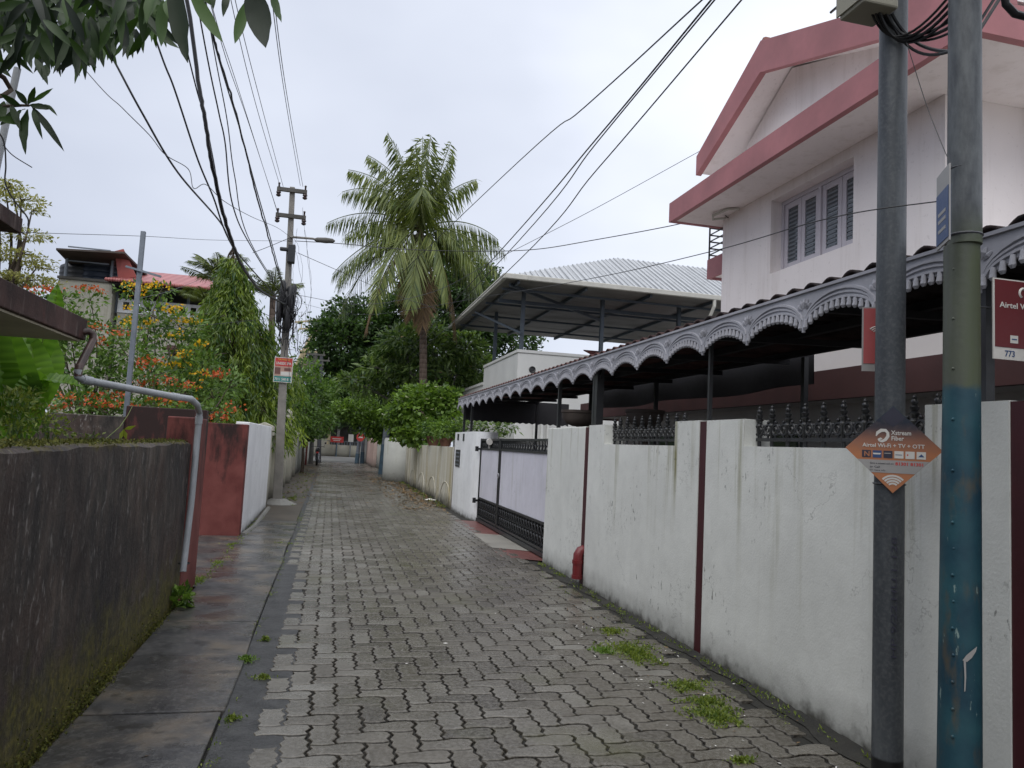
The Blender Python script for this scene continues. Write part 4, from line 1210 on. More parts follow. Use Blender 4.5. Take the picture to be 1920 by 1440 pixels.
text_obj('lettering', 'Give a missed call on', .012, dpt(-.098, -.072) + n1 * .0016, x1, (0, 0, 1), M['s_dark'], ds, wmax=.10)
text_obj('lettering', '81301 81301', .020, dpt(.010, -.074) + n1 * .0016, x1, (0, 0, 1), M['s_bred'], ds, wmax=.115, bold=.0006)
text_obj('lettering', 'or Call', .014, dpt(-.098, -.090) + n1 * .0016, x1, (0, 0, 1), M['s_dark'], ds, wmax=.042)
text_obj('lettering', 'for more info', .010, dpt(-.098, -.104) + n1 * .0016, x1, (0, 0, 1), M['s_dark'], ds, wmax=.066)
# swoosh mark and wireless arcs
def ribbon(name, pts, ws, mat, lift=.0016):
    mb = MB(); vs = []
    for i, (u, v) in enumerate(pts):
        a = pts[max(i - 1, 0)]; b = pts[min(i + 1, len(pts) - 1)]
        d = Vector((b[0] - a[0], b[1] - a[1], 0)).normalized()
        nx, ny = -d.y, d.x
        vs += [dpt(u + nx * ws[i], v + ny * ws[i]) + n1 * lift, dpt(u - nx * ws[i], v - ny * ws[i]) + n1 * lift]
    mb.add(vs, [(2 * i, 2 * i + 1, 2 * i + 3, 2 * i + 2) for i in range(len(pts) - 1)])
    return mb.build(name, mat, ds)
ribbon('swoosh_mark', [(-.072, .060), (-.066, .076), (-.050, .088), (-.032, .088), (-.022, .076), (-.022, .060), (-.032, .044), (-.046, .036), (-.058, .036)], [.002, .007, .008, .007, .006, .007, .007, .006, .003], SW)
ribbon('swoosh_mark', [(-.058, .036), (-.060, .044), (-.052, .049), (-.046, .047)], [.004, .006, .005, .002], SW)
for r in (.022, .034, .046, .058):
    pts = [(math.cos(a) * r, -.182 + math.sin(a) * r) for a in np.linspace(rad(42), rad(138), 9)]
    ribbon('wireless_arc', pts, [.0042] * 9, SW)
mb = MB(); mb.torus((2.62, 3.08, 1.42), .070, .004, (1, 0, 0), (0, 1, 0), 18, 5); mb.build('tie', M['black'], ds)

rs = thing('advert_board', 'dark red advert board with white lower strip at the right frame edge', 'sign', (2.78, 2.5, 2.1))
y0 = 2.56
P_ = atY(1862, 520, y0); Q_ = atY(1864, 672, y0)
xl_, zt_, zb_ = P_.x, P_.z, Q_.z
mb = MB(); mb.box(xl_, y0, zb_, xl_ + .36, y0 + .006, zt_); mb.build('board', M['s_white'], rs)
mb = MB(); mb.box(xl_ + .008, y0 - .002, zb_ + .052, xl_ + .352, y0 - .0003, zt_ - .006); mb.build('red_panel', M['s_red'], rs)
text_obj('lettering', 'Airtel Wi-Fi + TV', .034, (xl_ + .030, y0 - .0035, zt_ - .125), (1, 0, 0), (0, 0, 1), SW, rs, wmax=.30, bold=.0004)
text_obj('lettering', '773', .036, (xl_ + .058, y0 - .001, zb_ + .014), (1, 0, 0), (0, 0, 1), M['s_blue'], rs, bold=.0005)
mb = MB(); mb.torus((xl_ + .155, y0 - .003, zt_ - .055), .020, .006, (1, 0, 0), (0, 0, 1), 14, 4, -.5, 4.2); mb.build('swoosh_mark', SW, rs)
mb = MB(); mb.box(xl_ + .085, y0 - .0035, zb_ + .072, xl_ + .125, y0 - .0022, zb_ + .105); mb.build('app_icon', SW, rs)
mb = MB(); mb.box(xl_ + .092, y0 - .0045, zb_ + .086, xl_ + .118, y0 - .0037, zb_ + .091); mb.build('icon_stripe', M['s_blue'], rs)
mb = MB(); mb.beam((2.55, 2.60, 2.2), (xl_ + .2, y0 + .01, 2.2), .02, .004); mb.build('strap', M['thinwire'], rs)

rl_ = thing('advert_board', 'faded red advert strip behind the grey pole, mostly hidden by it', 'sign', (2.5, 3.2, 2.1))
cc = atY(1650, 636, 3.22)
ax = Vector((.88, -.47, 0)); nn = Vector((-.47, -.88, 0))
mb = MB(); mb.obox(cc, ax * .085, nn * .003, (0, 0, .165)); mb.build('board', M['s_grey'], rl_)
mb = MB(); mb.obox(cc + nn * .0045 + Vector((0, 0, .016)), ax * .078, nn * .001, (0, 0, .142)); mb.build('red_panel', M['s_pinkred'], rl_)
mb = MB()
for r in (.012, .022, .032): mb.torus(cc + nn * .006 - ax * .022 + Vector((0, 0, .03)), r, .003, ax, (0, 0, 1), 10, 4, .6, 2.5)
mb.build('wireless_arc', SW, rl_)

bs_ = thing('small_sign', 'blue and white plate seen edge on at the side of the blue pole', 'sign', (2.33, 2.47, 2.5))
cc = atY(1769, 390, 2.47); ax = Vector((.48, .88, 0)).normalized(); nn = Vector((-.88, .48, 0)).normalized()
mb = MB(); mb.obox(cc, ax * .085, nn * .003, (0, 0, .155)); mb.build('plate', M['s_grey'], bs_)
mb = MB(); mb.obox(cc - nn * .0 + nn * .0045 - Vector((0, 0, .035)), ax * .080, nn * .001, (0, 0, .105)); mb.build('blue_panel', M['s_blue'], bs_)
mb = MB()
for dz in (-.02, -.05, -.09): mb.obox(cc + nn * .006 + Vector((0, 0, dz)), ax * .05, nn * .0006, (0, 0, .007))
mb.build('print_lines', M['s_grey'], bs_)
# same print on the side facing the camera
mb = MB(); mb.obox(cc - nn * .0045 - Vector((0, 0, .035)), ax * .080, nn * .001, (0, 0, .105)); mb.build('blue_panel', M['s_blue'], bs_)

jb = thing('junction_box', 'beige cable junction box on the grey pole top with cables looping out', 'box', (2.4, 2.98, 3.7))
q = atY(1627, 25, 3.0)
mb = MB(); mb.box(q.x - .085, 2.92, q.z, q.x + .11, 3.10, q.z + .42); mb.build('case', M['boxbeige'], jb, bevel=.01)
mb = MB(); mb.box(q.x - .095, 2.91, q.z + .02, q.x - .086, 3.11, q.z + .43); mb.build('lid', M['boxbeige'], jb)
random.seed(3)
for k in range(9):
    a = Vector((q.x + .02 + .012 * k, 3.0 - .012 * (k % 3), q.z + .01))
    lowp = Vector((2.58 + .01 * k, 2.97 - .004 * k, q.z - .10 - .012 * (k % 4) - (.05 if k > 6 else 0)))
    e = atY(1790 + 3 * k, -8 + 11 * k + (25 if k > 6 else 0), 2.66) + Vector((0, .0, .03))
    pts = []
    for i in range(15):
        t = i / 14
        p = a.lerp(lowp, min(1, t * 2)) if False else (1 - t) ** 2 * a + 2 * t * (1 - t) * (2 * lowp - .5 * (a + e)) + t * t * e
        pts.append(p)
    pts.append(e + Vector((.15, -.02, .25))); pts.append(e + Vector((.3, -.03, .7)))
    mb = MB(); mb.tube(pts, .0062 + .001 * (k % 3), 6)
    tag(mb.build('cable', M['cable'], smooth=True), 'black cable looping from the junction box across to the blue pole', 'cable', 'black cables looping between the two steel poles')
mb = MB(); pts = [atY(1880, -40, 2.45), atY(1886, 8, 2.45), atY(1903, 26, 2.45), atY(1925, 32, 2.45), atY(1960, 20, 2.45)]
mb.tube(pts, .016, 8); tag(mb.build('flexible_conduit', M['cable'], smooth=True), 'ribbed black conduit loop at the top right corner', 'conduit')

# ---------------------------------------------------------------- wires
def spline(P, n=10):
    P = [Vector(p) for p in P]; out = []
    Q = [P[0] * 2 - P[1]] + P + [P[-1] * 2 - P[-2]]
    for i in range(1, len(Q) - 2):
        for k in range(n):
            t = k / n; a, b, c, d = Q[i - 1], Q[i], Q[i + 1], Q[i + 2]
            out.append(.5 * (2 * b + (c - a) * t + (2 * a - 5 * b + 4 * c - d) * t * t + (3 * b - a - 3 * c + d) * t ** 3))
    out.append(P[-1]); return out
def wire(label, P, r, mat='cable', group=None, wob=0.):
    pts = spline(P)
    if wob:
        pts = [p + Vector((random.uniform(-wob, wob), 0, random.uniform(-wob, wob))) for p in pts]
    mb = MB(); mb.tube(pts, r * .66, 5)
    return tag(mb.build('overhead_wire', M[mat], smooth=True), label, 'wire', group)
G1 = 'overhead wires running along the left side of the lane'
def street(label, pix, x_far, x_near, r, mat='cable', ext=2.2, yfar=17.45, wob=0.):
    """pix from the far pole towards the camera; the wire runs along the lane at side offset x"""
    P = [atY(*pix[0], yfar)]
    P[0].x = P[0].x
    m = len(pix)
    y_last = pix[0][1]
    for i, (a, b) in enumerate(pix[1:]):
        f = (pix[0][1] - b) / (pix[0][1] - pix[-1][1] + 1e-6)
        X = P[0].x + (x_near - P[0].x) * f ** 1.5
        P.append(atX(a, b, X))
    d = (P[-1] - P[-2]).normalized()
    P.append(P[-1] + d * ext + Vector((0, 0, .25)))
    P.append(P[-1] + d * ext * 2 + Vector((0, 0, .8)))
    return wire(label, P, r, mat, G1, wob)
same = 'thin overhead wire from the pole cross-arm towards the camera'
street(same, [(526, 352), (480, 197), (433, 0)], -1.2, -1.45, .0075, 'thinwire')
street(same, [(531, 350), (490, 197), (441, 0)], -1.2, -1.40, .0075, 'thinwire')
street(same, [(563, 348), (537, 197), (514, 33)], -1.0, -.88, .0075, 'thinwire')
street(same, [(568, 350), (541, 197), (518, 33)], -1.0, -.84, .0075, 'thinwire')
street(same, [(520, 398), (447, 167), (402, 27)], -1.2, -1.5, .0065, 'thinwire')
street(same, [(523, 405), (467, 233), (417, 87)], -1.2, -1.4, .0065, 'thinwire')
street('thickest black cable bundle sagging from the tangled pole box to the upper left', [(537, 572), (490, 545), (455, 500), (430, 440), (403, 335), (385, 230), (365, 100)], -1.2, -1.5, .030, wob=.006)
street('twisted black cable right of the thickest bundle, with side tufts', [(538, 565), (513, 480), (500, 433), (480, 363), (443, 213), (410, 103), (388, 13)], -1.2, -1.42, .017, wob=.006)
sm2 = 'black telecom cable running from the tangled pole box to the upper left'
street(sm2, [(536, 566), (477, 473), (437, 387), (422, 267), (410, 210), (378, 50)], -1.2, -1.5, .012)
street('slack black cable third from the left in the sky', [(533, 570), (490, 545), (433, 457), (400, 370), (370, 297), (327, 167), (283, 47)], -1.2, -1.85, .014)
street('leftmost thick black cable slanting across the pale sky', [(530, 568), (450, 480), (413, 417), (333, 323), (267, 213), (217, 120), (183, 57)], -1.2, -2.2, .015)
street(sm2, [(534, 566), (470, 520), (425, 430), (400, 300), (383, 217), (355, 113)], -1.2, -1.55, .011)
street(sm2, [(538, 562), (508, 450), (478, 345), (453, 253), (397, 63)], -1.2, -1.45, .012)
street(sm2, [(537, 560), (470, 455), (440, 330), (425, 220), (392, 40)], -1.2, -1.42, .009)
street('thin curly loose wire meandering left of the main cables', [(545, 445), (520, 427), (473, 407), (420, 377), (386, 346), (363, 353), (353, 317), (310, 290), (280, 253), (230, 203), (153, 123)], -1.2, -2.3, .006, 'thinwire')
# right-hand wires
FR = atY(737, 690, 36.0)
GR = 'wires coming from above the right wall towards the far blue pole'
def rwire(label, pix, Xs, end, r, mat='cable', grp=GR, ext=2.5):
    P = [Vector(end)] + [atX(a, b, X) for (a, b), X in zip(pix, Xs)]
    d = (P[-1] - P[-2]).normalized(); P.append(P[-1] + d * ext); P.append(P[-1] + d * ext)
    return wire(label, P, r, mat, grp)
rwire('upper left of the wires slanting to the top right, passing the palm', [(880, 390), (1097, 200), (1316, 0)], (2.3, 2.5, 2.6), atY(592, 668, 45), .011)
rwire('paired black wire slanting to the top right of the sky', [(923, 487), (1120, 258), (1333, 0)], (2.65, 2.6, 2.6), FR, .013)
rwire('paired black wire slanting to the top right of the sky', [(940, 487), (1120, 266), (1338, 2)], (2.65, 2.62, 2.62), FR + Vector((.1, 0, -.1)), .011)
rwire('lowest of the parallel wires slanting to the top right', [(943, 517), (1120, 317), (1390, 0)], (2.8, 2.8, 2.8), FR + Vector((.15, 0, -.25)), .011)
def span(label, P, r, mat='cable', wob=0.): return wire(label, P, r, mat, None, wob)
span('black service cable from the street lamp pole to the pink house corner', [atY(556, 452, 17.4), atY(640, 457, 17.2), atY(750, 467, 16.6), atY(880, 471, 15.6), atY(1000, 468, 14.6), atY(1120, 449, 13.4), atY(1255, 424, 12.0), atY(1345, 403, 11.2), Vector((6.18, 11.0, 5.50))], .013)
span('thin wire rising from the tangled pole box to the gable tip', [atY(556, 553, 17.4), atY(680, 571, 17.0), atY(813, 547, 16), atY(923, 490, 14.6), atY(1000, 451, 13.8), atY(1120, 389, 12.6), atY(1311, 284, 11.55)], .008, 'thinwire')
span('long thin wire from the tangled pole box across to the right steel pole', [atY(552, 566, 17.4), atY(680, 590, 14), atY(930, 553, 9), atY(1120, 520, 6), atY(1340, 470, 4), atY(1560, 408, 3), Vector((2.55, 2.58, 2.66))], .0045, 'cable')
span('thin dark wire dropping from the lamp bracket to the garden trees on the right', [atY(558, 474, 17.4), atY(647, 513, 19), atY(733, 550, 21), atY(813, 577, 23), atY(905, 604, 24.5)], .010)
span('thin horizontal wire from the pole to the far left edge', [atY(560, 452, 17.4), atY(400, 450, 17.4), atY(272, 443, 14), atY(85, 437, 12), atY(-80, 430, 11)], .007, 'thinwire')
span('dark slack wire from the pole over the drooping tree', [atY(536, 594, 17.4), atY(480, 600, 16.5), atY(367, 611, 14.5), atY(255, 618, 12.7), atY(150, 616, 11.6)], .007)
span('short stay wire from the steel post towards the red roof', [atY(258, 560, 12.6), atY(310, 548, 15), atY(350, 534, 19), atY(378, 523, 24)], .008, 'thinwire')
span('short black wire crossing behind the cable bundle to the cross-arm', [atY(543, 446, 17.4), atY(505, 462, 17.3), atY(474, 474, 17)], .010)
span('drop cable with hanging end by the far left slab corner', [atY(-20, 230, 4.5), atY(6, 262, 4.5), atY(11, 308, 4.5), atY(10, 342, 4.5), atY(24, 372, 4.5), atY(51, 407, 4.5), atY(53, 424, 4.5)], .0065)
span('bare twig like wire hanging over the left corner', [atY(6, 272, 4.2), atY(25, 292, 4.2), atY(60, 314, 4.2)], .004)
span('thin wire hanging from the junction cables to the blue pole', [atY(1700, 80, 2.75), atY(1735, 190, 2.72), atY(1768, 275, 2.6), atY(1785, 312, 2.52)], .0028)
random.seed(8)
for k in range(7):
    q0 = atY(545 + random.uniform(-6, 30), random.uniform(380, 470), 17.35); q1 = atY(540 + random.uniform(0, 28), random.uniform(560, 800), 17.35)
    mid = q0.lerp(q1, .5) + Vector((random.uniform(-.15, .25), 0, 0))
    wire('loose thin service wire dangling beside the left utility pole', [q0, mid, q1], .005, 'thinwire', 'loose wires dangling beside the left utility pole', .02)

# ---------------------------------------------------------------- left concrete utility pole
up = thing('utility_pole', 'tapering concrete utility pole with two cross-arms, lamp and cable tangle', 'pole', (-1.04, 17.5, 0))
A = Vector((-1.04, 17.5, -.05)); B = Vector((-1.235, 17.5, 7.2))
mb = MB()
vs = []
for (P, hw, hd2) in ((A, .098, .10), (B, .056, .07)):
    vs += [P + Vector((-hw, -hd2, 0)), P + Vector((hw, -hd2, 0)), P + Vector((hw, hd2, 0)), P + Vector((-hw, hd2, 0))]
mb.add(vs, [(0, 3, 2, 1), (4, 5, 6, 7), (0, 1, 5, 4), (1, 2, 6, 5), (2, 3, 7, 6), (3, 0, 4, 7)])
mb.build('shaft', M['pccpole'], up, bevel=.012)
mb = MB(); mb.lathe((-1.02, 17.45, -.03), [(.42, 0), (.40, .05), (.24, .11), (.17, .15)], 14); mb.build('base_collar', M['farroad'], up)
def upx(z): return A.lerp(B, (z + .05) / 7.25)
for z in (7.10, 6.50):
    q = upx(z)
    mb = MB(); mb.beam(q + Vector((-.33, -.10, 0)), q + Vector((.33, -.10, 0)), .07, .085); arm = mb.build('crossarm', M['concretedark'], up)
    for dx in (-.29, .29):
        mb = MB(); mb.lathe(q + Vector((dx, -.10, -.18)), [(.015, 0), (.05, .02), (.055, .05), (.03, .07), (.055, .09), (.05, .12), (.02, .14), (.02, .30), (.03, .31), (.02, .33)], 10); mb.build('insulator', M['insul'], arm, smooth=True)
q = upx(6.02)
mb = MB(); le = atY(628, 452, 17.2); mb.tube([q + Vector((0, -.1, 0)), q.lerp(le, .5) + Vector((0, 0, .02)), q.lerp(le, .62)], [.028, .025, .022], 8); la = mb.build('lamp_arm', M['pccpole'], up, smooth=True)
mb = MB(); d = (le - q).normalized(); s0 = q.lerp(le, .55); mb.tube([s0, s0 + d * .06, s0.lerp(le, .55), le - d * .05, le], [.03, .055, .065, .05, .015], 10); mb.build('lamp_head', M['concretedark'], la, smooth=True)
q = upx(5.72); mb = MB(); mb.box(q.x - .02, q.y - .26, q.z - .32, q.x + .14, q.y - .08, q.z + .1); mb.box(q.x - .20, q.y - .2, q.z - .05, q.x + .0, q.y - .1, q.z + .03); mb.build('cable_box', M['black'], up, bevel=.02)
# tangle of closures and coils
mb = MB(); random.seed(5)
cq = upx(4.35)
for k in range(10):
    a = cq + Vector((random.uniform(-.16, .16), random.uniform(-.32, -.12), random.uniform(-.2, .35)))
    mb.tube([a + Vector((0, 0, .28)), a + Vector((0, 0, .22)), a + Vector((random.uniform(-.03, .03), 0, -.22)), a + Vector((0, 0, -.30))], [.03, .065, .065, .02], 8)
for k in range(26):
    c = cq + Vector((random.uniform(-.14, .16), random.uniform(-.35, -.1), random.uniform(-.35, .3)))
    r = random.uniform(.07, .2); ph = random.random() * PI
    mb.torus(c, r, .008, (math.cos(ph), math.sin(ph), 0), (0, random.uniform(-.3, .3), 1.25), 14, 4)
for k in range(16):
    c = cq + Vector((random.uniform(-.1, .2), random.uniform(-.3, -.1), -.1))
    mb.tube([c, c + Vector((random.uniform(-.08, .12), 0, -.5)), c + Vector((random.uniform(-.1, .14), 0, -random.uniform(.6, 1.0)))], .007, 4)
mb.build('cable_tangle', M['cable'], up, smooth=True)
mb = MB()
for k in range(12):
    c = cq + Vector((random.uniform(-.3, .22), random.uniform(-.36, -.12), random.uniform(.0, .5)))
    r = random.uniform(.08, .22); ph = random.random() * PI
    mb.torus(c, r, .005, (math.cos(ph), .3, math.sin(ph) * .4), (.2, 0, 1), 14, 4, 0, random.uniform(3, 6))
mb.build('grey_wire_coil', M['thinwire'], up)
ps = thing('poster_sign', 'small red and white poster board tied to the concrete pole', 'sign', (-1.08, 17.35, 3.0))
q = upx(2.98) + Vector((.0, -.14, 0))
def pbox(name, u0, v0, u1, v1, mat, lift):
    mb = MB(); mb.box(q.x + u0, q.y - lift, q.z + v0, q.x + u1, q.y - lift + (.012 if lift < .001 else .0008), q.z + v1); return mb.build(name, mat, ps)
pbox('board', -.20, -.28, .20, .28, M['s_white'], 0)
pbox('red_panel', -.185, .08, .185, .265, M['s_bred'], .002)
pbox('print_picture', -.185, -.14, .185, .078, M['s_skin'], .002)
mb = MB(); mb.ball((0, 0, 0), .05, 8)
pbox('print_figure', -.18, -.10, -.06, .05, M['s_brown'], .003); pbox('print_figure', .02, -.02, .16, .045, M['s_brown'], .003); pbox('print_figure', -.05, -.13, .18, -.04, M['s_white'], .003)
pbox('green_strip', -.185, -.265, .185, -.145, M['s_green'], .002)
text_obj('lettering', 'THE MASSAGE', .045, (q.x - .13, q.y - .004, q.z + .215), (1, 0, 0), (0, 0, 1), M['s_yellow'], ps, wmax=.26)
text_obj('lettering', 'UNISEX SPA', .085, (q.x - .165, q.y - .004, q.z + .115), (1, 0, 0), (0, 0, 1), SW, ps, wmax=.33, bold=.002)
text_obj('lettering', '7011 540 811', .085, (q.x - .175, q.y - .004, q.z - .24), (1, 0, 0), (0, 0, 1), SW, ps, wmax=.35, bold=.002)

# ---------------------------------------------------------------- far poles
def far_pole(label, base, top, r, arms, mat, matb=None):
    t = thing('utility_pole', label, 'pole', (base.x, base.y, 0))
    mb = MB(); mb.tube([base, top], [r, r * .75], 10); mb.build('shaft', M[mat], t, smooth=True)
    for f, w_ in arms:
        p = base.lerp(top, f); mb = MB(); mb.beam(p + Vector((-w_, -.1, 0)), p + Vector((w_, -.1, 0)), .07, .09)
        for s in (-1, 1): mb.cyl(p + Vector((s * w_ * .85, -.1, .03)), p + Vector((s * w_ * .85, -.1, .22)), .04, .02, 6)
        mb.build('crossarm', M['concretedark'], t)
    if matb:
        p = base.lerp(top, .28); mb = MB(); mb.tube([base, p], [r * 1.06, r * 1.03], 10); mb.build('painted_base', M[matb], t, smooth=True)
    return t
bl = plain('faded_blue_paint', (.065, .115, .16), .5, .3, 6); M['blue2'] = bl
gb = atZ(583, 868); far_pole('dark far pole with two cross-arms left of the lane end', Vector((gb.x, 45, -.05)), atY(592, 662, 45), .17, ((.985, .55), (.90, .5)), 'concretedark')
far_pole('thin far pole wrapped in pale cables beside the dark one', Vector((gb.x + .45, 47, -.05)), atY(603, 668, 47), .14, ((.96, .5),), 'thinwire')
bp = atZ(716, 889)
far_pole('far steel pole with faded blue base at the right wall', Vector((bp.x, bp.y, -.05)), atY(737, 688, bp.y), .17, ((.97, .4),), 'galv', 'blue2')
far_pole('slim grey pole standing behind the far blue based pole', Vector((bp.x + .38, bp.y + 1.2, -.05)), atY(746, 700, bp.y + 1.2), .11, (), 'galv')
b2 = atY(669, 866, 50)
far_pole('distant blue pipe post by the pink wall end', Vector((b2.x, 50, -.05)), atY(676, 800, 50), .14, (), 'galv', 'blue2')
far_pole('distant blue pipe post with a red round plate', Vector((b2.x + .35, 50.4, -.05)), atY(683, 790, 50.4), .13, (), 'galv', 'blue2')
q = atY(676, 820, 49.5)
t = thing('round_sign', 'small round red sign plate at the far right lane end', 'sign', q)
mb = MB(); mb.cyl(q, q + Vector((0, .03, 0)), .27, n=18); mb.build('plate', M['s_bred'], t)
mb = MB(); mb.box(q.x - .15, q.y - .004, q.z - .04, q.x + .15, q.y - .001, q.z + .04); mb.build('white_bar', SW, t)

# ---------------------------------------------------------------- lane end: gate wall, porch, red board
fw = thing('compound_wall', 'low beige panelled compound wall with railing closing the lane', 'wall', (.9, 67, 0))
l = atY(610, 838, 67); r = atY(668, 838, 67)
mb = MB(); mb.box(l.x - 1.5, 67, -.05, r.x + 4, 67.2, 1.0)
mb.build('wall_panel', M['cream'], fw)
mb = MB()
for x in np.arange(l.x - 1.4, r.x + 4, 1.15): mb.box(x, 66.93, -.05, x + .12, 66.997, 1.06)
mb.build('rib', M['cream'], fw)
mb = MB(); mb.box(l.x - 1.5, 67.05, 1.30, r.x + 4, 67.1, 1.36)
for x in np.arange(l.x - 1.5, r.x + 4, .22): mb.box(x, 67.05, 1.0, x + .06, 67.1, 1.36)
mb.build('railing', M['galv'], fw)
mb = MB(); mb.box(l.x - 1.6, 66.85, -.05, l.x + .1, 67.3, 1.5); mb.build('gate_post', M['cream'], fw)
fh = thing('house', 'dim porch building in deep tree shade behind the lane end wall', 'house', (0, 75, 0))
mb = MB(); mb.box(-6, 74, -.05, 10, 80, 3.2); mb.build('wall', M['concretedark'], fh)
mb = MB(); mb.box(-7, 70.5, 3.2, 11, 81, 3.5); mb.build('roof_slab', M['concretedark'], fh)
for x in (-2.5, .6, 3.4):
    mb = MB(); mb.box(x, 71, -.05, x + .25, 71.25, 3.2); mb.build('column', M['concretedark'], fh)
q = atY(632, 824, 66.5)
t = thing('name_board', 'red board with white lettering on posts at the lane end', 'sign', (q.x, q.y, 0))
mb = MB(); mb.box(q.x - .55, q.y, q.z - .25, q.x + .55, q.y + .04, q.z + .25); mb.build('board', M['s_bred'], t)
mb = MB(); mb.box(q.x - .4, q.y - .01, q.z + .02, q.x + .35, q.y - .002, q.z + .09); mb.box(q.x - .3, q.y - .01, q.z - .12, q.x + .25, q.y - .002, q.z - .06); mb.build('lettering', SW, t)
mb = MB(); mb.cyl((q.x, q.y + .06, -.05), (q.x, q.y + .06, q.z), .05, n=8); mb.build('post', M['blue2'], t)
q = atY(658, 822, 66.6)
t = thing('notice_board', 'small white notice plate at the lane end wall', 'sign', (q.x, q.y, 0))
mb = MB(); mb.box(q.x - .22, q.y, q.z - .3, q.x + .22, q.y + .03, q.z + .35); mb.build('board', SW, t)
mb = MB(); mb.cyl((q.x, q.y + .05, -.05), (q.x, q.y + .05, q.z), .04, n=8); mb.build('post', M['galv'], t)

# ---------------------------------------------------------------- motorbike (rear view, parked by the left wall)
bk = thing('motorbike', 'dark parked motorbike leaning by the far left gate piers', 'motorbike', (-.55, 43, 0))
bx, by = -.62, 42.6
def wheel(y):
    mb = MB(); mb.torus((bx, y, .30), .26, .055, (0, 1, 0), (0, 0, 1), 20, 8); w_ = mb.build('wheel', M['rubber'], bk, smooth=True)
    mb = MB(); mb.torus((bx, y, .30), .20, .02, (0, 1, 0), (0, 0, 1), 18, 6); mb.cyl((bx - .05, y, .30), (bx + .05, y, .30), .05, n=10)
    for k in range(5):
        a = 2 * PI * k / 5; mb.cyl((bx, y, .3), (bx, y + .2 * math.cos(a), .3 + .2 * math.sin(a)), .015, n=6)
    mb.build('rim', M['chrome'], w_)
wheel(by); wheel(by + 1.28)
mb = MB(); mb.tube([(bx, by + .1, .62), (bx, by + .3, .68), (bx, by + .7, .78), (bx, by + .95, .82), (bx, by + 1.05, .78)], [.05, .10, .13, .14, .06], 10); mb.build('fuel_tank', M['dark'], bk, smooth=True)
mb = MB(); mb.tube([(bx, by - .15, .80), (bx, by + .1, .80), (bx, by + .6, .78)], [.06, .12, .10], 10); mb.build('seat', M['rubber'], bk, smooth=True)
mb = MB(); mb.box(bx - .12, by + .45, .28, bx + .12, by + .85, .62); mb.cyl((bx, by + .5, .5), (bx, by + .75, .78), .04, n=8); mb.cyl((bx + .14, by - .2, .33), (bx + .14, by + .6, .30), .045, n=8); mb.build('engine', M['chrome'], bk, bevel=.03)
mb = MB()
for s in (-1, 1): mb.cyl((bx + .07 * s, by + 1.28, .3), (bx + .07 * s, by + 1.08, .98), .025, n=6); mb.cyl((bx + .07 * s, by, .3), (bx + .07 * s, by + .12, .72), .022, n=6)
mb.build('fork', M['chrome'], bk)
mb = MB(); mb.tube([(bx - .36, by + .92, 1.02), (bx - .2, by + 1.05, 1.04), (bx, by + 1.1, 1.0), (bx + .2, by + 1.05, 1.04), (bx + .36, by + .92, 1.02)], .018, 6); mb.build('handlebar', M['black'], bk)
for s in (-1, 1):
    mb = MB(); mb.cyl((bx + .3 * s, by + 1.0, 1.03), (bx + .38 * s, by + .98, 1.22), .008, n=5); mb.ball((bx + .39 * s, by + .97, 1.24), .055, 8); mb.build('mirror', M['black'], bk)
mb = MB(); mb.ball((bx, by + 1.2, .92), .10, 10); mb.build('headlight', M['chrome'], bk, smooth=True)
mb = MB(); mb.box(bx - .07, by - .24, .68, bx + .07, by - .18, .76); mb.build('tail_light', M['s_bred'], bk, bevel=.01)
mb = MB(); mb.tube([(bx, by - .33, .42), (bx, by - .25, .58), (bx, by - .05, .64)], [.05, .08, .07], 8); mb.build('rear_fender', M['dark'], bk, smooth=True)

# ---------------------------------------------------------------- left background house with tanks
LH = 26.0
def L(px, py, Y=LH): return atY(px, py, Y)
bh = thing('house', 'cream house with red metal roof and open rooftop tank shelter', 'house', (L(260, 700).x, LH + 2, 0))
def bbox(name, px0, py0, px1, y0, y1, mat, zb=-.05, **k):
    a = L(px0, py0, y0); b = L(px1, py0, y0)
    mb = MB(); mb.box(a.x, y0, zb, b.x, y1, a.z); return mb.build(name, mat, bh, **k)
wallm = m_white('stained_cream_wall', (.50, .48, .41), None, .05, .55, .9); M['bgwall'] = wallm
tower = bbox('tank_tower', 112, 542, 212, LH, LH + 3.4, wallm)
ta = L(112, 522); tb = L(212, 522); tt0 = L(112, 542).z
mb = MB()
for (xa, xb, ya, yb) in ((ta.x, tb.x, LH, LH + .15), (ta.x, tb.x, LH + 3.25, LH + 3.4), (ta.x, ta.x + .15, LH + .15, LH + 3.25), (tb.x - .15, tb.x, LH + .15, LH + 3.25)): mb.box(xa, ya, tt0 + .002, xb, yb, ta.z)
mb.build('tower_parapet', wallm, bh)
mb = MB(); mb.box(ta.x - .06, LH - .06, ta.z + .002, tb.x + .06, LH + .18, ta.z + .08); mb.build('tower_coping', M['concretedark'], bh)
mb = MB(); a = L(153, 531); b = L(174, 540)
for i in range(4):
    for j in range(2):
        w_ = (b.x - a.x) / 4; h_ = (a.z - b.z) / 2
        mb.box(a.x + i * w_ + .02, LH - .012, b.z + j * h_ + .02, a.x + (i + 1) * w_ - .02, LH - .002, b.z + (j + 1) * h_ - .02)
mb.build('vent_block', M['concretedark'], bh)
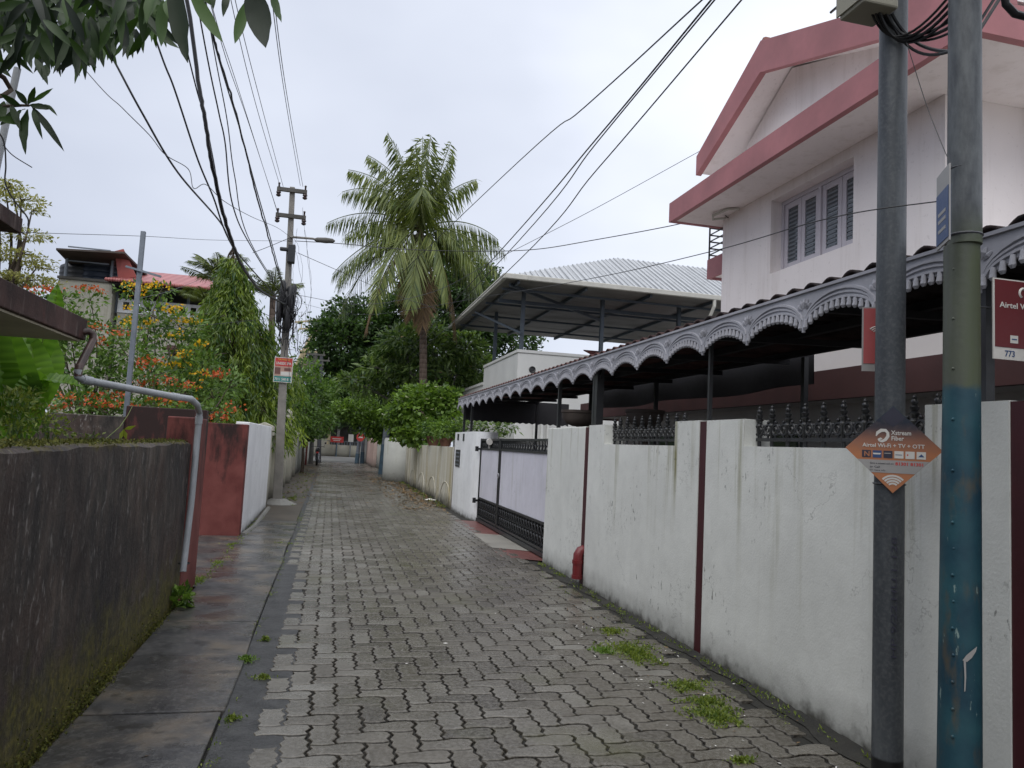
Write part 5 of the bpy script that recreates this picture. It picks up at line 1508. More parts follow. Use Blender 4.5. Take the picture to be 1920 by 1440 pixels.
# main block and parapet
mz = L(300, 590).z; a = L(213, 600).x; b = L(425, 600).x
mb = MB(); mb.box(a, LH + .3, -.05, b, LH + 9, mz); mb.build('main_wall', wallm, bh)
mb = MB(); mb.box(a, LH + .26, mz + .002, b, LH + .34, mz + .10); mb.box(a, LH + .26, mz + .36, b, LH + .36, mz + .46)
for x in np.arange(a, b, .34): mb.box(x, LH + .27, mz + .10, x + .16, LH + .33, mz + .36)
mb.build('baluster_parapet', M['whiteleft'], bh)
a2 = L(305, 648, LH - .5); b2 = L(362, 650, LH - .5)
mb = MB(); mb.prism([(a2.x, LH + .298, a2.z + .12), (a2.x, LH - .5, a2.z - .05), (a2.x, LH - .5, a2.z - .12), (a2.x, LH + .298, a2.z)], (b2.x - a2.x, 0, 0)); mb.build('window_hood', M['brown'], bh)
wn = MB(); wn.box(a2.x + .15, LH + .26, a2.z - 1.3, b2.x - .15, LH + .298, a2.z - .15); wo = wn.build('window', M['brown'], bh)
mb = MB(); mb.box(a2.x + .22, LH + .25, a2.z - 1.22, b2.x - .22, LH + .258, a2.z - .22); mb.build('pane', M['glass'], wo)
# red roof on posts
e0 = L(197, 524, LH - .6); e1_ = L(417, 545, LH - .6); ez = e0.z
rd = L(275, 511, LH + 2.6); rd1 = L(388, 523, LH + 2.6)
ez = (e0.z + e1_.z) / 2
def rroof(mb):
    A = Vector((e0.x, LH - .6, ez)); B_ = Vector((e1_.x, LH - .6, ez)); P1 = Vector((rd.x, LH + 2.6, (rd.z + rd1.z) / 2)); P2 = Vector((rd1.x, LH + 2.6, (rd.z + rd1.z) / 2))
    C1 = Vector((e0.x, LH + 6, ez)); C2 = Vector((e1_.x, LH + 6, ez))
    for qd in ([A, B_, P2, P1], [C2, C1, P1, P2], [B_, C2, P2], [C1, A, P1]): mb.prism(qd, (0, 0, .05))
    for k in range(46):
        x = e0.x + (e1_.x - e0.x) * (k + .5) / 46
        mb.ball((x, LH - .61, ez + .02), .06, 6)
part('red_roof', M['metalred'], rroof, bh)
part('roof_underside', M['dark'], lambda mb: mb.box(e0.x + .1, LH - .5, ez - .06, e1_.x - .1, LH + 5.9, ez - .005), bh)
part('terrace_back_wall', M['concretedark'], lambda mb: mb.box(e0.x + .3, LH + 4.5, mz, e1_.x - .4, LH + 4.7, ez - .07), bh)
for px in (216, 300, 352, 402):
    q = L(px, 560, LH + .3); mb = MB(); mb.cyl((q.x, LH + .45, mz), (q.x, LH + .45, ez - .01), .05, n=8); mb.build('roof_post', M['galv'], bh)
# tank shelter
s0 = L(107, 470, LH - .5); s1 = L(236, 467, LH - .5)
sz = s0.z
part('shelter_roof', M['rust'], lambda mb: mb.prism([(s0.x, LH - .6, sz), (s1.x, LH - .6, sz + .1), (s1.x + .5, LH + 3.6, sz - .45), (s0.x, LH + 3.6, sz - .5)], (0, 0, .06)), bh)
tz = L(112, 518).z
for px in (121, 208, 222):
    q = L(px, 500); mb = MB(); mb.cyl((q.x, LH + .15, tz), (q.x, LH + .15, sz), .05, n=8); mb.build('shelter_post', M['galv'], bh)
for dz in (.55, 1.0):
    mb = MB(); mb.beam((s0.x + .1, LH + .1, tz + dz), (s1.x - .6, LH + .1, tz + dz), .04, .04); mb.build('shelter_rail', M['galv'], bh)
r0 = L(217, 472); r1 = L(233, 468); r2_ = L(255, 512); r3 = L(224, 521)
part('red_side_sheet', M['redpanel'], lambda mb: mb.prism([(r0.x, LH - .1, r0.z), (r1.x, LH - .1, r1.z), (r2_.x, LH + .1, r2_.z - .1), (r3.x, LH - .1, r3.z - .1)], (0, .05, 0)), bh)
for (px, w_, hh, mt, lb) in ((152, 1.0, 1.1, 'tank', 'squat black water tank on the rooftop tower'), (193, 1.15, 1.3, 'tankblue', 'taller dark blue water tank beside the squat black one')):
    q = L(px, 520, LH + 1.2); tz_ = tt0 + .003; t = thing('water_tank', lb, 'tank', (q.x, LH + 1.2, tz_), 'water tanks under the rooftop shelter')
    r = w_ * .62
    prof = [(r, 0)]
    for k in range(6): prof += [(r, hh * .14 * k + .03), (r * 1.03, hh * .14 * k + .06), (r * 1.03, hh * .14 * k + .1)]
    prof += [(r, hh * .86), (r * .75, hh * .95)]
    mb = MB(); mb.lathe((q.x, LH + 1.2, tz_), prof, 20); mb.build('shell', M[mt], t, smooth=True)
    mb = MB(); mb.lathe((q.x, LH + 1.2, tz_ + hh * .95), [(r * .4, 0), (r * .4, .08), (r * .3, .12)], 14); mb.build('lid', M[mt], t, smooth=True)

# ---------------------------------------------------------------- far frame and distant roof
ff = thing('gantry', 'faded yellow slanted steel frame rising beyond the lane end', 'gantry', (-2, 72, 0))
q0, q1 = atY(601, 603, 72), atY(553, 695, 72)
mb = MB(); mb.beam(q1, q0, .55, .6, (0, 1, 0)); mb.build('slanted_beam', M['creambeam'], ff)
mb = MB(); mb.beam(atY(562, 659, 71), atY(622, 660, 71), .28, .28); mb.build('cross_tube', M['creambeam'], ff)
mb = MB(); mb.beam(atY(553, 604, 72), atY(616, 599, 72), .15, .15); mb.beam(atY(560, 617, 72), atY(610, 614, 72), .15, .15)
for px in (565, 580, 606): mb.beam(atY(px, 603, 72), atY(px, 618, 72), .1, .1)
mb.build('top_rail', M['creambeam'], ff)
mb = MB(); mb.beam(Vector((q1.x, 72, -.05)), q1, .5, .5); mb.beam(Vector((q0.x + 1.5, 72, -.05)), Vector((q0.x + 1.5, 72, atY(618, 660, 72).z)), .3, .3); mb.build('leg', M['creambeam'], ff)
fr = thing('house', 'distant house with a brown hipped roof between the far poles and dark trees', 'house', (0, 64, 0))
q0 = atY(560, 688, 60); q1 = atY(640, 680, 60); rg_ = atY(600, 668, 63)
mb = MB(); mb.prism([(q0.x, 60, q0.z), (q1.x, 60, q0.z), (rg_.x + 1, 63, rg_.z), (rg_.x - 1, 63, rg_.z)], (0, .1, -.1)); mb.build('roof', M['brown'], fr)
mb = MB(); mb.box(q0.x + .6, 60.8, -.05, -1.9, 66, q0.z - .15); mb.build('wall', M['concretedark'], fr)
# ---------------------------------------------------------------- vegetation
def depth_of(p): return (Vector(p) - EYE).dot(FW)
def cl_noise(P, f, ph):
    return np.sin(P[:, 0] * f + ph) * np.sin(P[:, 1] * f * 1.1 + ph * 2) * np.sin(P[:, 2] * f * 1.3 + ph * 3)
def blob_leaves(c, r, n, L, Wd, droop=.15, up=.15, out=.9, clump=2.2, thr=-.12, tlo=0., thi=1., down=0., inner=.45):
    """leaf blades filling a lumpy ellipsoid; gaps come from a 3D lattice of holes"""
    c = np.array(c, float); r = np.array(r if hasattr(r, '__len__') else (r, r, r), float)
    m = int(n * 1.6)
    d = rdir(m)
    q = inner + (1 - inner) * rng.random(m) ** .6
    lump = 1 + .22 * np.sin(d[:, 0] * 5 + c[0]) * np.sin(d[:, 1] * 6 + c[1]) + .18 * np.sin(d[:, 2] * 7 + c[2] * 3) + .10 * rng.normal(size=m)
    P = c + d * r * (q * lump)[:, None]
    keep = cl_noise(P, clump / max(.35, r.mean()) * 2.2, c.sum()) > thr
    P = P[keep][:n]; d = d[keep][:n]; q = q[keep][:n]; k = len(P)
    D = d * out + rdir(k) * .8; D[:, 2] += up - down
    leaf_tone = np.clip(.5 + .35 * rng.normal(size=k), 0, 1)  # random tone per leaf
    T = tlo + (thi - tlo) * leaf_tone
    N = rdir(k, 1.5)
    return leaves(P, D, N, L * (.65 + .7 * rng.random(k)), Wd * (.7 + .6 * rng.random(k)), T, droop)
def limb(mb, a, b, r0, r1, bend=.12, n=6):
    a, b = Vector(a), Vector(b); L_ = (b - a).length
    off = Vector((random.uniform(-1, 1), random.uniform(-1, 1), random.uniform(-.2, .6))) * L_ * bend
    pts = []; rs = []
    for i in range(n + 1):
        t = i / n; pts.append(a.lerp(b, t) + off * math.sin(PI * t)); rs.append(r0 + (r1 - r0) * t)
    mb.tube(pts, rs, 7)
def blobs_px(lst):
    """(px, py, Y, radius in px, squash) -> world centre and radii"""
    out = []
    for b in lst:
        px, py, Y, rp = b[:4]; sq = b[4] if len(b) > 4 else 1.
        c = atY(px, py, Y); r = rp * depth_of(c) / F
        out.append((c, (r, r, r * sq)))
    return out
def tree(name, label, cat, base, blobs, dens, L, Wd, lm, tr=.15, tm='trunk', group=None, fork=.45, flowers=None, **k):
    t = thing(name, label, cat, base, group)
    base = Vector(base)
    cen = sum((b[0] for b in blobs), Vector()) / len(blobs)
    mb = MB()
    fk = base.lerp(Vector((cen.x, cen.y, max(base.z + .3, cen.z))), fork)
    limb(mb, base, fk, tr, tr * .72, .04)
    for c, r in blobs:
        limb(mb, fk, Vector(c) + Vector((0, 0, -r[2] * .1)), tr * .55, tr * .12, .10)
        for q in range(3):
            e = Vector(c) + Vector((random.uniform(-1, 1) * r[0], random.uniform(-1, 1) * r[1], random.uniform(-.4, .9) * r[2])) * .75
            limb(mb, Vector(c) + Vector((0, 0, -r[2] * .2)), e, tr * .2, tr * .05, .1, 4)
    mb.build('trunk', M[tm], t, smooth=True)
    prt = []
    for c, r in blobs:
        n = int(dens * (r[0] * r[2]) ** 1.0 * 4)
        prt.append(blob_leaves(c, r, n, L, Wd, **k))
    V, Fq, T = merge(prt)
    npmesh('crown', V, Fq, M[lm], t, T)
    if flowers:
        mat, nf, sz = flowers
        fp = []
        for c, r in blobs:
            m = max(1, int(nf * r[0] * r[2]))
            d = rdir(m, .4); P = np.array(c) + d * np.array(r) * 1.02
            for s in range(5):
                a = 2 * PI * s / 5
                D = np.tile(np.array([[math.cos(a), math.sin(a), .25]]), (m, 1)) + rng.normal(size=(m, 3)) * .2
                fp.append(leaves(P, D, rdir(m, 2), sz, sz * .6, rng.random(m)))
        V, Fq, T = merge(fp); npmesh('blossoms', V, Fq, M[mat], t, T)
    return t

# ---- coconut palm
def frond(base, az, e0, e1, L, nl=64, ll=.8, hang=.5, tw=0.):
    """arched rachis with two ranks of hanging leaflets -> (tube points, leaf arrays)"""
    n = 16; P = [Vector(base)]; el = e0
    dirs = []
    for i in range(n):
        t = i / n; el = e0 + (e1 - e0) * t ** .85
        d = Vector((math.cos(az + tw * t) * math.cos(el), math.sin(az + tw * t) * math.cos(el), math.sin(el)))
        dirs.append(d); P.append(P[-1] + d * L / n)
    dirs.append(dirs[-1])
    C = []; D = []; N = []; LL = []; roll = random.uniform(-.7, .7)
    for s in (-1, 1):
        for i in range(nl):
            t = .14 + .86 * (i + .5 * (s > 0) + random.uniform(-.3, .3)) / nl
            f = min(t, .999) * n; k = int(f); p = P[k].lerp(P[k + 1], f - k); d = dirs[k]
            side = d.cross(Vector((0, 0, 1)))
            side = side.normalized() if side.length > .15 else Vector((math.cos(az + PI / 2), math.sin(az + PI / 2), 0))
            ln = ll * (.35 + .95 * math.sin(PI * min(1, (t * .92 + .06)) ** .8)) * random.uniform(.85, 1.1)
            up_ = side.cross(d); sr = side * math.cos(roll) + up_ * math.sin(roll)
            v = sr * s * random.uniform(.5, .85) + d * random.uniform(.35, .75) + Vector((0, 0, -hang * random.uniform(.5, 1.9)))
            C.append(p); D.append(v); N.append(d.cross(side)); LL.append(max(.15, ln))
    return P, (np.array(C), np.array(D), np.array(N), np.array(LL))
def palm(label, base, crown, fronds, tr, ll, group=None, cat='palm', nuts=True, name='coconut_palm', mat='frond'):
    t = thing(name, label, cat, base, group)
    base, crown = Vector(base), Vector(crown)
    mb = MB(); n = 14; pts = []; rs = []
    for i in range(n + 1):
        u = i / n; p = base.lerp(crown, u); p.x += .25 * math.sin(u * PI) * tr * 3; pts.append(p); rs.append(tr * (1.25 - .35 * u))
    mb.tube(pts, rs, 12); mb.build('trunk', M['palmtrunk'], t, smooth=True)
    for (az, e0, e1, L_, hang, mt) in fronds:
        P, (C, D, N, LL) = frond(crown + Vector((math.cos(az) * tr * .7, math.sin(az) * tr * .7, random.uniform(-.1, .25))), az, e0, e1, L_, ll=ll, hang=hang, tw=random.uniform(-.35, .35))
        V, Fq, T = leaves(C, D, N, LL, .060 * ll / .8, np.clip(rng.normal(.45, .22, len(C)), 0, 1), .28)
        o = npmesh('frond', V, Fq, M[mt], t, T)
        mb = MB(); mb.tube(P, [tr * .22 * (1 - .85 * i / len(P)) + .006 for i in range(len(P))], 5); mb.build('rachis', M[mt], o)
    if nuts:
        for k in range(9):
            a = k * 2.4; mb = MB(); mb.ball(crown + Vector((math.cos(a) * .30, math.sin(a) * .30, -.28 - .10 * (k % 3))), .14, 10, 1.2); mb.build('coconut', M['leafmidnut'], t, smooth=True)
    return t
M['leafmidnut'] = plain('green_brown_husk', (.10, .095, .035), .5, .3, 6)
PY = 31.0
pb = atY(799, 728, PY); pb.z = pb.z
pc = atY(789, 432, PY)
random.seed(21)
fr_ = []
# upright spear cluster
for k in range(8):
    fr_.append((k * 2.4, rad(84 + random.uniform(-7, 4)), rad(72 + random.uniform(-22, 12)), 4.1 + random.uniform(-1.0, .3), .75, 'frond'))
fr_ += [(rad(178), rad(74), rad(2), 4.1, 1.0, 'frond'), (rad(192), rad(70), rad(-30), 3.9, 1.1, 'frond'), (rad(150), rad(80), rad(25), 4.2, .9, 'frond'), (rad(260), rad(80), rad(-45), 3.6, .9, 'frond'), (rad(350), rad(78), rad(20), 3.4, .9, 'frond')]
# side fronds, leaflets hanging like curtains
fr_ += [(rad(182), rad(34), rad(-34), 4.0, 1.5, 'frond'), (rad(200), rad(20), rad(-48), 3.5, 1.4, 'frond'), (rad(172), rad(-8), rad(-58), 4.2, 1.2, 'frond'), (rad(186), rad(-22), rad(-66), 4.5, 1.0, 'frond'),
        (rad(0), rad(38), rad(-34), 3.6, 1.5, 'frond'), (rad(-12), rad(20), rad(-38), 3.7, 1.5, 'frond'), (rad(12), rad(-5), rad(-62), 4.2, 1.2, 'frond'), (rad(-34), rad(6), rad(-66), 4.4, 1.1, 'frond')]
for az, e0, e1 in ((212, -14, -66), (236, -20, -80), (262, -30, -86), (290, -20, -84), (322, -14, -74), (90, 10, -70), (345, -24, -78), (196, -30, -78)):
    fr_.append((rad(az), rad(e0), rad(e1), 4.9 + random.uniform(-.7, .5), random.uniform(.5, .9), 'frond'))
fr_ += [(rad(275), rad(-60), rad(-88), 4.4, .3, 'frondbrown'), (rad(255), rad(-66), rad(-88), 4.1, .3, 'frondbrown'), (rad(340), rad(-55), rad(-86), 5.0, .3, 'frondbrown'), (rad(205), rad(-48), rad(-84), 5.2, .3, 'frondbrown')]
palm('tall coconut palm with drooping fronds above the right garden trees', Vector((pb.x, PY, -.05)), pc, fr_, .145, .95)
def small_palm(label, px, py, Y, L_, n):
    c = atY(px, py, Y)
    f = [(2 * PI * k / n + random.uniform(-.2, .2), rad(random.uniform(15, 75)), rad(random.uniform(-15, 30)), L_ * random.uniform(.7, 1.0), .15, 'frond') for k in range(n)]
    palm(label, Vector((c.x, Y, -.05)), c, f, .10, L_ * .24, 'small palms behind the left gardens', 'palm', False, 'fan_palm', 'frond')
small_palm('dark feathery palm behind the top of the drooping tree', 406, 520, 23, 1.1, 18)
small_palm('dark feathery palm between the drooping tree and utility pole', 512, 552, 24, 1.0, 18)
small_palm('small palm in front of the parapet with white balusters', 388, 572, 24.5, 1.0, 14)

# ---- broadleaf trees
def gz(px, py, Y, z=-.05):
    p = atY(px, py, Y); return (p.x, Y, z)
tree('dense_tree', 'tall dark dense tree overhanging the lane end, left of the coconut palm', 'tree', (4.6, 52, -.05), blobs_px([(640, 640, 50, 62, .95), (690, 615, 51, 52), (620, 700, 50, 40), (665, 720, 50, 62), (640, 762, 51, 46, .8), (630, 745, 58, 50, .6), (655, 760, 60, 50, .6), (600, 760, 62, 44, .7), (690, 740, 60, 60, .7), (700, 690, 52, 55), (725, 640, 52, 45), (700, 775, 52, 55, .8), (615, 625, 51, 34), (650, 600, 51, 40), (625, 740, 53, 40), (720, 730, 54, 60), (760, 700, 54, 60)]), 190, .30, .17, 'leafdark', .32, clump=3)
tree('dense_tree', 'broad dark tree behind the coconut palm and roof shed', 'tree', gz(880, 700, 48), blobs_px([(880, 540, 48, 55), (850, 500, 49, 40), (905, 590, 48, 45), (820, 600, 48, 60), (930, 610, 49, 50, .8), (760, 600, 50, 55), (970, 640, 47, 50, .6), (880, 640, 47, 60), (910, 560, 48, 50), (830, 560, 48, 50), (780, 560, 50, 45), (720, 610, 50, 40), (800, 720, 50, 60), (860, 740, 50, 60), (920, 720, 50, 60)]), 170, .30, .16, 'leafdark', .3, clump=3)
tree('frangipani_tree', 'wide frangipani tree with long leaf rosettes and pink blossoms behind the garden wall', 'tree', gz(815, 800, 33.5), blobs_px([(760, 640, 33, 45, .6), (820, 660, 33, 48, .7), (870, 650, 33.5, 42, .7), (720, 690, 33.5, 42, .6), (780, 700, 33, 48, .6), (850, 700, 34, 45, .6), (690, 720, 34, 30, .6), (895, 690, 34, 35, .7), (660, 712, 33.5, 24, .5), (800, 620, 33.5, 40, .5), (740, 660, 34, 40, .6), (820, 740, 34, 40, .6), (750, 730, 34, 40, .6), (880, 730, 34, 40, .6)]), 190, .40, .12, 'leaffrangi', .16, 'greystem', droop=.25, clump=4.5, thr=-.12, flowers=('flpink', 3, .09))
tree('ficus_bush', 'bright green overhanging bush above the right wall near the far blue pole', 'bush', (3.7, 37, -.05), blobs_px([(665, 770, 36, 34, .6), (700, 790, 36, 40, .7), (740, 770, 36, 34, .7), (640, 762, 36, 20, .5), (730, 812, 36, 28, .6), (690, 750, 37, 30, .6), (650, 770, 36, 24, .5), (725, 800, 36, 36, .8), (760, 800, 36, 36, .8), (735, 820, 36.5, 26, .6)]), 420, .17, .10, 'leafbright', .08, clump=4, thr=-.05)
tree('orchid_tree', 'leafy orchid bush with white flowers over the textured cream wall', 'bush', (4.0, 25.2, -.05), blobs_px([(790, 770, 25, 44, .85), (830, 760, 25, 36, .8), (770, 745, 25.3, 28, .7), (750, 790, 25.5, 30, .7), (815, 800, 24.5, 34, .6), (850, 790, 24.5, 26, .8), (765, 815, 25, 28, .6), (810, 745, 25, 34, .7), (800, 815, 24.5, 40, .6), (735, 775, 25.3, 22, .7), (845, 745, 25, 24, .7)]), 560, .16, .13, 'leafbright', .06, clump=4.5, thr=-.02, flowers=('flwhite', 26, .085), thi=1.25)
tree('garden_shrub', 'light green garden shrub under the awning end behind the gate pillar', 'bush', gz(900, 830, 19.5), blobs_px([(880, 800, 19.5, 32, .7), (920, 802, 19.5, 26, .6), (950, 800, 19.5, 22, .6), (850, 810, 20, 20, .6)]), 520, .15, .06, 'leaffrangi', .04, 'greystem', clump=4)
pt = thing('potted_plant', 'dark earthen pots with a shrub on top of the textured wall', 'planter', atX(812, 826, 2.95))
q = atX(812, 829, 2.96)
mb = MB(); mb.lathe((q.x, q.y, 1.452), [(.13, 0), (.2, .2), (.22, .22), (.22, .27), (.18, .27), (.02, .24)], 16); mb.build('pot', M['terracotta'], pt, smooth=True)
V, Fq, T = blob_leaves((q.x, q.y, 1.95), (.4, .4, .3), 700, .12, .06); npmesh('foliage', V, Fq, M['leafmid'], pt, T)
pt = thing('potted_plant', 'second pot with yellowish shrub on the textured wall nearer the gate', 'planter', (2.96, 19.2, 1.45))
mb = MB(); mb.lathe((2.96, 19.6, 1.452), [(.12, 0), (.17, .16), (.19, .18), (.19, .22), (.15, .22), (.02, .2)], 16); mb.build('pot', M['terracotta'], pt, smooth=True)
V, Fq, T = blob_leaves((2.96, 19.6, 1.9), (.35, .45, .25), 600, .12, .05); npmesh('foliage', V, Fq, M['leafbright'], pt, T)

# left side trees
tree('creeper_bush', 'leafy creeper spilling over the far left wall beside the utility pole', 'bush', gz(570, 830, 33), blobs_px([(565, 800, 33, 26, .9), (575, 770, 33.5, 24), (560, 760, 34, 22), (585, 810, 33.5, 18, .9)]), 420, .16, .09, 'leafmid', .08, clump=4)
tree('garden_tree', 'olive green tree left of the lane beyond the finial pillar', 'tree', (-2.9, 40, -.05), blobs_px([(560, 720, 40, 36, .8), (590, 745, 41, 34, .8), (545, 755, 40, 30), (575, 690, 41, 26, .6), (615, 730, 44, 26, .8), (570, 780, 41, 34, .8), (600, 790, 43, 30, .8)]), 240, .26, .12, 'leafmid', .16, clump=3.5)
tree('wispy_tree', 'thin bare twiggy tree behind the tangled utility pole', 'tree', (-2.7, 36, -.05), blobs_px([(550, 620, 36, 26), (565, 590, 36, 22), (540, 650, 36, 26), (570, 640, 36, 24), (530, 600, 36, 20)]), 20, .14, .07, 'leafmid', .07, 'trunk')
tree('garden_tree', 'bushy hedge tree between drooping tree and cream pilaster wall', 'tree', gz(520, 800, 24), blobs_px([(500, 740, 24, 40, 1.2), (515, 690, 24, 28, 1.2), (480, 770, 23, 34)]), 330, .2, .09, 'leafmid', .1, clump=3.5)
tree('feathery_tree', 'pale yellow feathery tree with flat layers at the far left', 'tree', gz(-60, 800, 24), blobs_px([(40, 375, 24, 42, .16), (10, 355, 24, 30, .2), (50, 440, 24, 42, .15), (0, 420, 24, 40, .18), (30, 480, 24, 55, .16), (55, 525, 24, 50, .18), (0, 520, 24, 50, .2), (-60, 440, 24, 60, .3), (-50, 360, 24, 40, .3), (60, 395, 24, 24, .15), (20, 345, 24, 28, .15), (70, 500, 24, 30, .15)]), 1500, .11, .05, 'leafpale', .14, 'trunk', clump=6, fork=.55)

# drooping mast tree
mt = thing('mast_tree', 'drooping columnar mast tree with hanging yellow green leaves', 'tree', gz(455, 800, 19.5))
mc = atY(440, 640, 19.5); mtop = atY(436, 478, 19.5); mbot = atY(446, 800, 19.5)
mb = MB(); mb.tube([Vector((mbot.x, 19.5, -.05)), mc, mtop], [.11, .07, .015], 8)
prt = []; C = []; D = []; T = []
tw = MB()
for k in range(760):
    u = k / 760
    z = mtop.z + (mbot.z - .15 - mtop.z) * u ** .9
    rr = (.12 + 1.28 * min(1, u * 1.35) ** .85) * (1 - .2 * max(0, u - .8) / .2) * (1 + .16 * math.sin(u * 23) + .10 * math.sin(k * .37)) * random.uniform(.45, 1.08)
    if random.random() < .12: rr *= 1.18
    a = random.random() * 2 * PI; f = (mtop.z - z) / (mtop.z - mbot.z)
    ax = mtop.x + (mbot.x - mtop.x) * min(1, f)
    p = Vector((ax + math.cos(a) * rr, 19.5 + math.sin(a) * rr, z))
    tone = np.clip(random.gauss(.45, .28), 0, 1.1)
    m = 30
    tt_ = np.linspace(0, 1, m)
    drop = random.uniform(.35, .75)
    pos = np.stack([p.x + math.cos(a) * .10 * tt_ + rng.normal(0, .05, m), p.y + math.sin(a) * .10 * tt_ + rng.normal(0, .05, m), p.z - drop * tt_ + rng.normal(0, .02, m)], 1)
    C.append(pos); dd = np.stack([math.cos(a) * .35 + rng.normal(0, .55, m), math.sin(a) * .35 + rng.normal(0, .55, m), -np.ones(m) * .9], 1); D.append(dd); T.append(np.clip(tone + rng.normal(0, .16, m), 0, 1.2))
    if k % 3 == 0: limb(mb, (ax, 19.5, z + .25), p, .016, .006, .08, 3)
mb.build('trunk', M['trunk'], mt, smooth=True)
C = np.concatenate(C); D = np.concatenate(D); T = np.concatenate(T)
V, Fq, T = leaves(C, D, rdir(len(C)), .17 * (.7 + .6 * rng.random(len(C))), .038, T, .12)
npmesh('crown', V, Fq, M['leafashoka'], mt, T)

# flowering peacock shrubs
def flower_shrub(label, base, blobs, mat, n_sp, leafm_='leafmid', dens=520):
    t = tree('flower_shrub', label, 'shrub', base, blobs, dens, .12, .05, leafm_, .05, 'trunk', clump=4.2, thr=-.03, droop=.1)
    prt = []
    for c, r in blobs:
        for k in range(max(2, int(n_sp * 1.15 * r[0] * r[2]))):
            d = rdir(1, .35)[0]; d[1] = -abs(d[1])
            p = np.array(c) + d * np.array(r) * random.uniform(.9, 1.15)
            m = 26
            P = p + rng.normal(size=(m, 3)) * np.array([.10, .10, .035]); P[:, 2] += rng.random(m) * .05
            prt.append(leaves(P, rdir(m, .3), rdir(m, 1), .062, .05, rng.random(m)))
    V, Fq, T = merge(prt); npmesh('blossoms', V, Fq, M[mat], t, T)
    return t
flower_shrub('tall shrub with red orange flower sprays behind the porch', gz(170, 800, 15.5), blobs_px([(130, 610, 15.5, 50, .7), (190, 640, 15.5, 50, .8), (240, 660, 15, 45), (140, 690, 15, 55), (200, 720, 15, 50), (260, 720, 14.8, 45), (90, 650, 15.5, 45), (110, 560, 16, 26, .6), (170, 560, 15.8, 28, .6), (50, 560, 16, 34, .5), (150, 760, 14.5, 50, .7), (230, 765, 14.5, 45, .6)]), 'flred', 4)
flower_shrub('tall shrub with yellow flower clusters around the grey steel post', gz(320, 800, 16.5), blobs_px([(290, 590, 16.5, 40, .7), (340, 610, 16.5, 45, .7), (320, 660, 16.3, 50, .8), (260, 620, 16.5, 40, .7), (380, 690, 16, 42), (340, 720, 16, 50), (300, 545, 16.8, 28, .5), (250, 545, 16.8, 26, .5), (400, 740, 15.8, 45, .8), (300, 765, 15, 50, .6), (365, 620, 16.6, 30, .7)]), 'flyellow', 3.6)
flower_shrub('low shrub with mixed orange flowers above the red stepped wall', gz(350, 800, 14.5), blobs_px([(330, 735, 14.3, 34, .6), (290, 700, 14.4, 28, .7), (400, 770, 14, 34, .5), (430, 720, 15, 30), (270, 760, 14, 30, .5), (350, 775, 13.8, 40, .5), (200, 770, 14, 40, .5), (140, 760, 14, 40, .5)]), 'flred', 2.2, 'leafmid')

# banana plant and weeds behind the mossy wall
bn = thing('banana_plant', 'broad bright banana leaves under and over the porch slab at left', 'plant', (-3.6, 7.0, 0))
def big_leaf(parent, name, pts, wid, mat, nrm, seg=12, wave=.0):
    P = spline(pts, 9); n = len(P)
    vs = []; fs = []; nrm = Vector(nrm).normalized()
    for i, p in enumerate(P):
        t = i / (n - 1); d = (P[min(i + 1, n - 1)] - P[max(i - 1, 0)]).normalized()
        sd = d.cross(nrm).normalized(); w_ = wid * (math.sin(PI * min(1, .04 + .96 * t) ** .75)) ** .7 * (1 if t < .98 else .3)
        u = sd.cross(d)
        for k, (s, h) in enumerate(((-1, .22), (-.5, .14), (0, 0), (.5, .14), (1, .22))):
            wv = wave * ((i % 2) - .5) * 1.3 * (1 - .3 * abs(s)) + wave * .8 * math.sin(i * .7 + k) * abs(s)
            vs.append(p + sd * (w_ * .5 * s) + u * (w_ * h + wv))
    for i in range(n - 1):
        for k in range(4): fs.append((i * 5 + k, i * 5 + k + 1, i * 5 + 6 + k, i * 5 + 5 + k))
    mb = MB(); mb.add(vs, fs)
    b0 = random.uniform(.35, .7); mb.t = [b0 + (.22 if (q // 5) % 2 else -.16) + (.25 if q % 5 == 2 else 0) + random.uniform(-.05, .05) for q in range(len(vs))]
    o = mb.build(name, M[mat], parent, smooth=True)
    mb = MB(); mb.tint = .9; mb.tube(P, [.012 * (1 - i / n) + .002 for i in range(n)], 5); mb.build('midrib', M['leafbright'], o)
    return o
def bl_(pix, Y, wid, n=(.25, -1, .1)):
    big_leaf(bn, 'leaf', [atY(a, b, y) for (a, b), y in zip(pix, Y)], wid, 'banana', n, wave=.012)
bl_([(22, 830), (18, 760), (14, 690), (10, 600)], (6.9, 6.85, 6.8, 6.9), .50)
bl_([(30, 800), (52, 730), (62, 680), (52, 620)], (7.0, 7.0, 7.1, 7.2), .34)
bl_([(40, 790), (72, 720), (88, 670), (80, 615)], (7.2, 7.2, 7.3, 7.4), .32)
bl_([(-10, 800), (-20, 720), (-20, 660), (-5, 580)], (6.8, 6.8, 6.8, 6.9), .45)
bl_([(50, 720), (80, 640), (100, 585), (108, 532)], (7.2, 7.2, 7.2, 7.2), .22)
bl_([(40, 760), (75, 722), (115, 716), (158, 728)], (7.0, 6.9, 6.8, 6.8), .20, (0, -.5, 1))
bl_([(20, 780), (50, 740), (70, 715), (90, 735)], (6.8, 6.8, 6.8, 6.8), .2)
mb = MB(); mb.tube([(-3.6, 7.0, -.05), (-3.55, 6.95, .8), tuple(atY(24, 830, 6.9))], [.10, .085, .05], 10); mb.build('stem', M['leafbright'], bn, smooth=True)
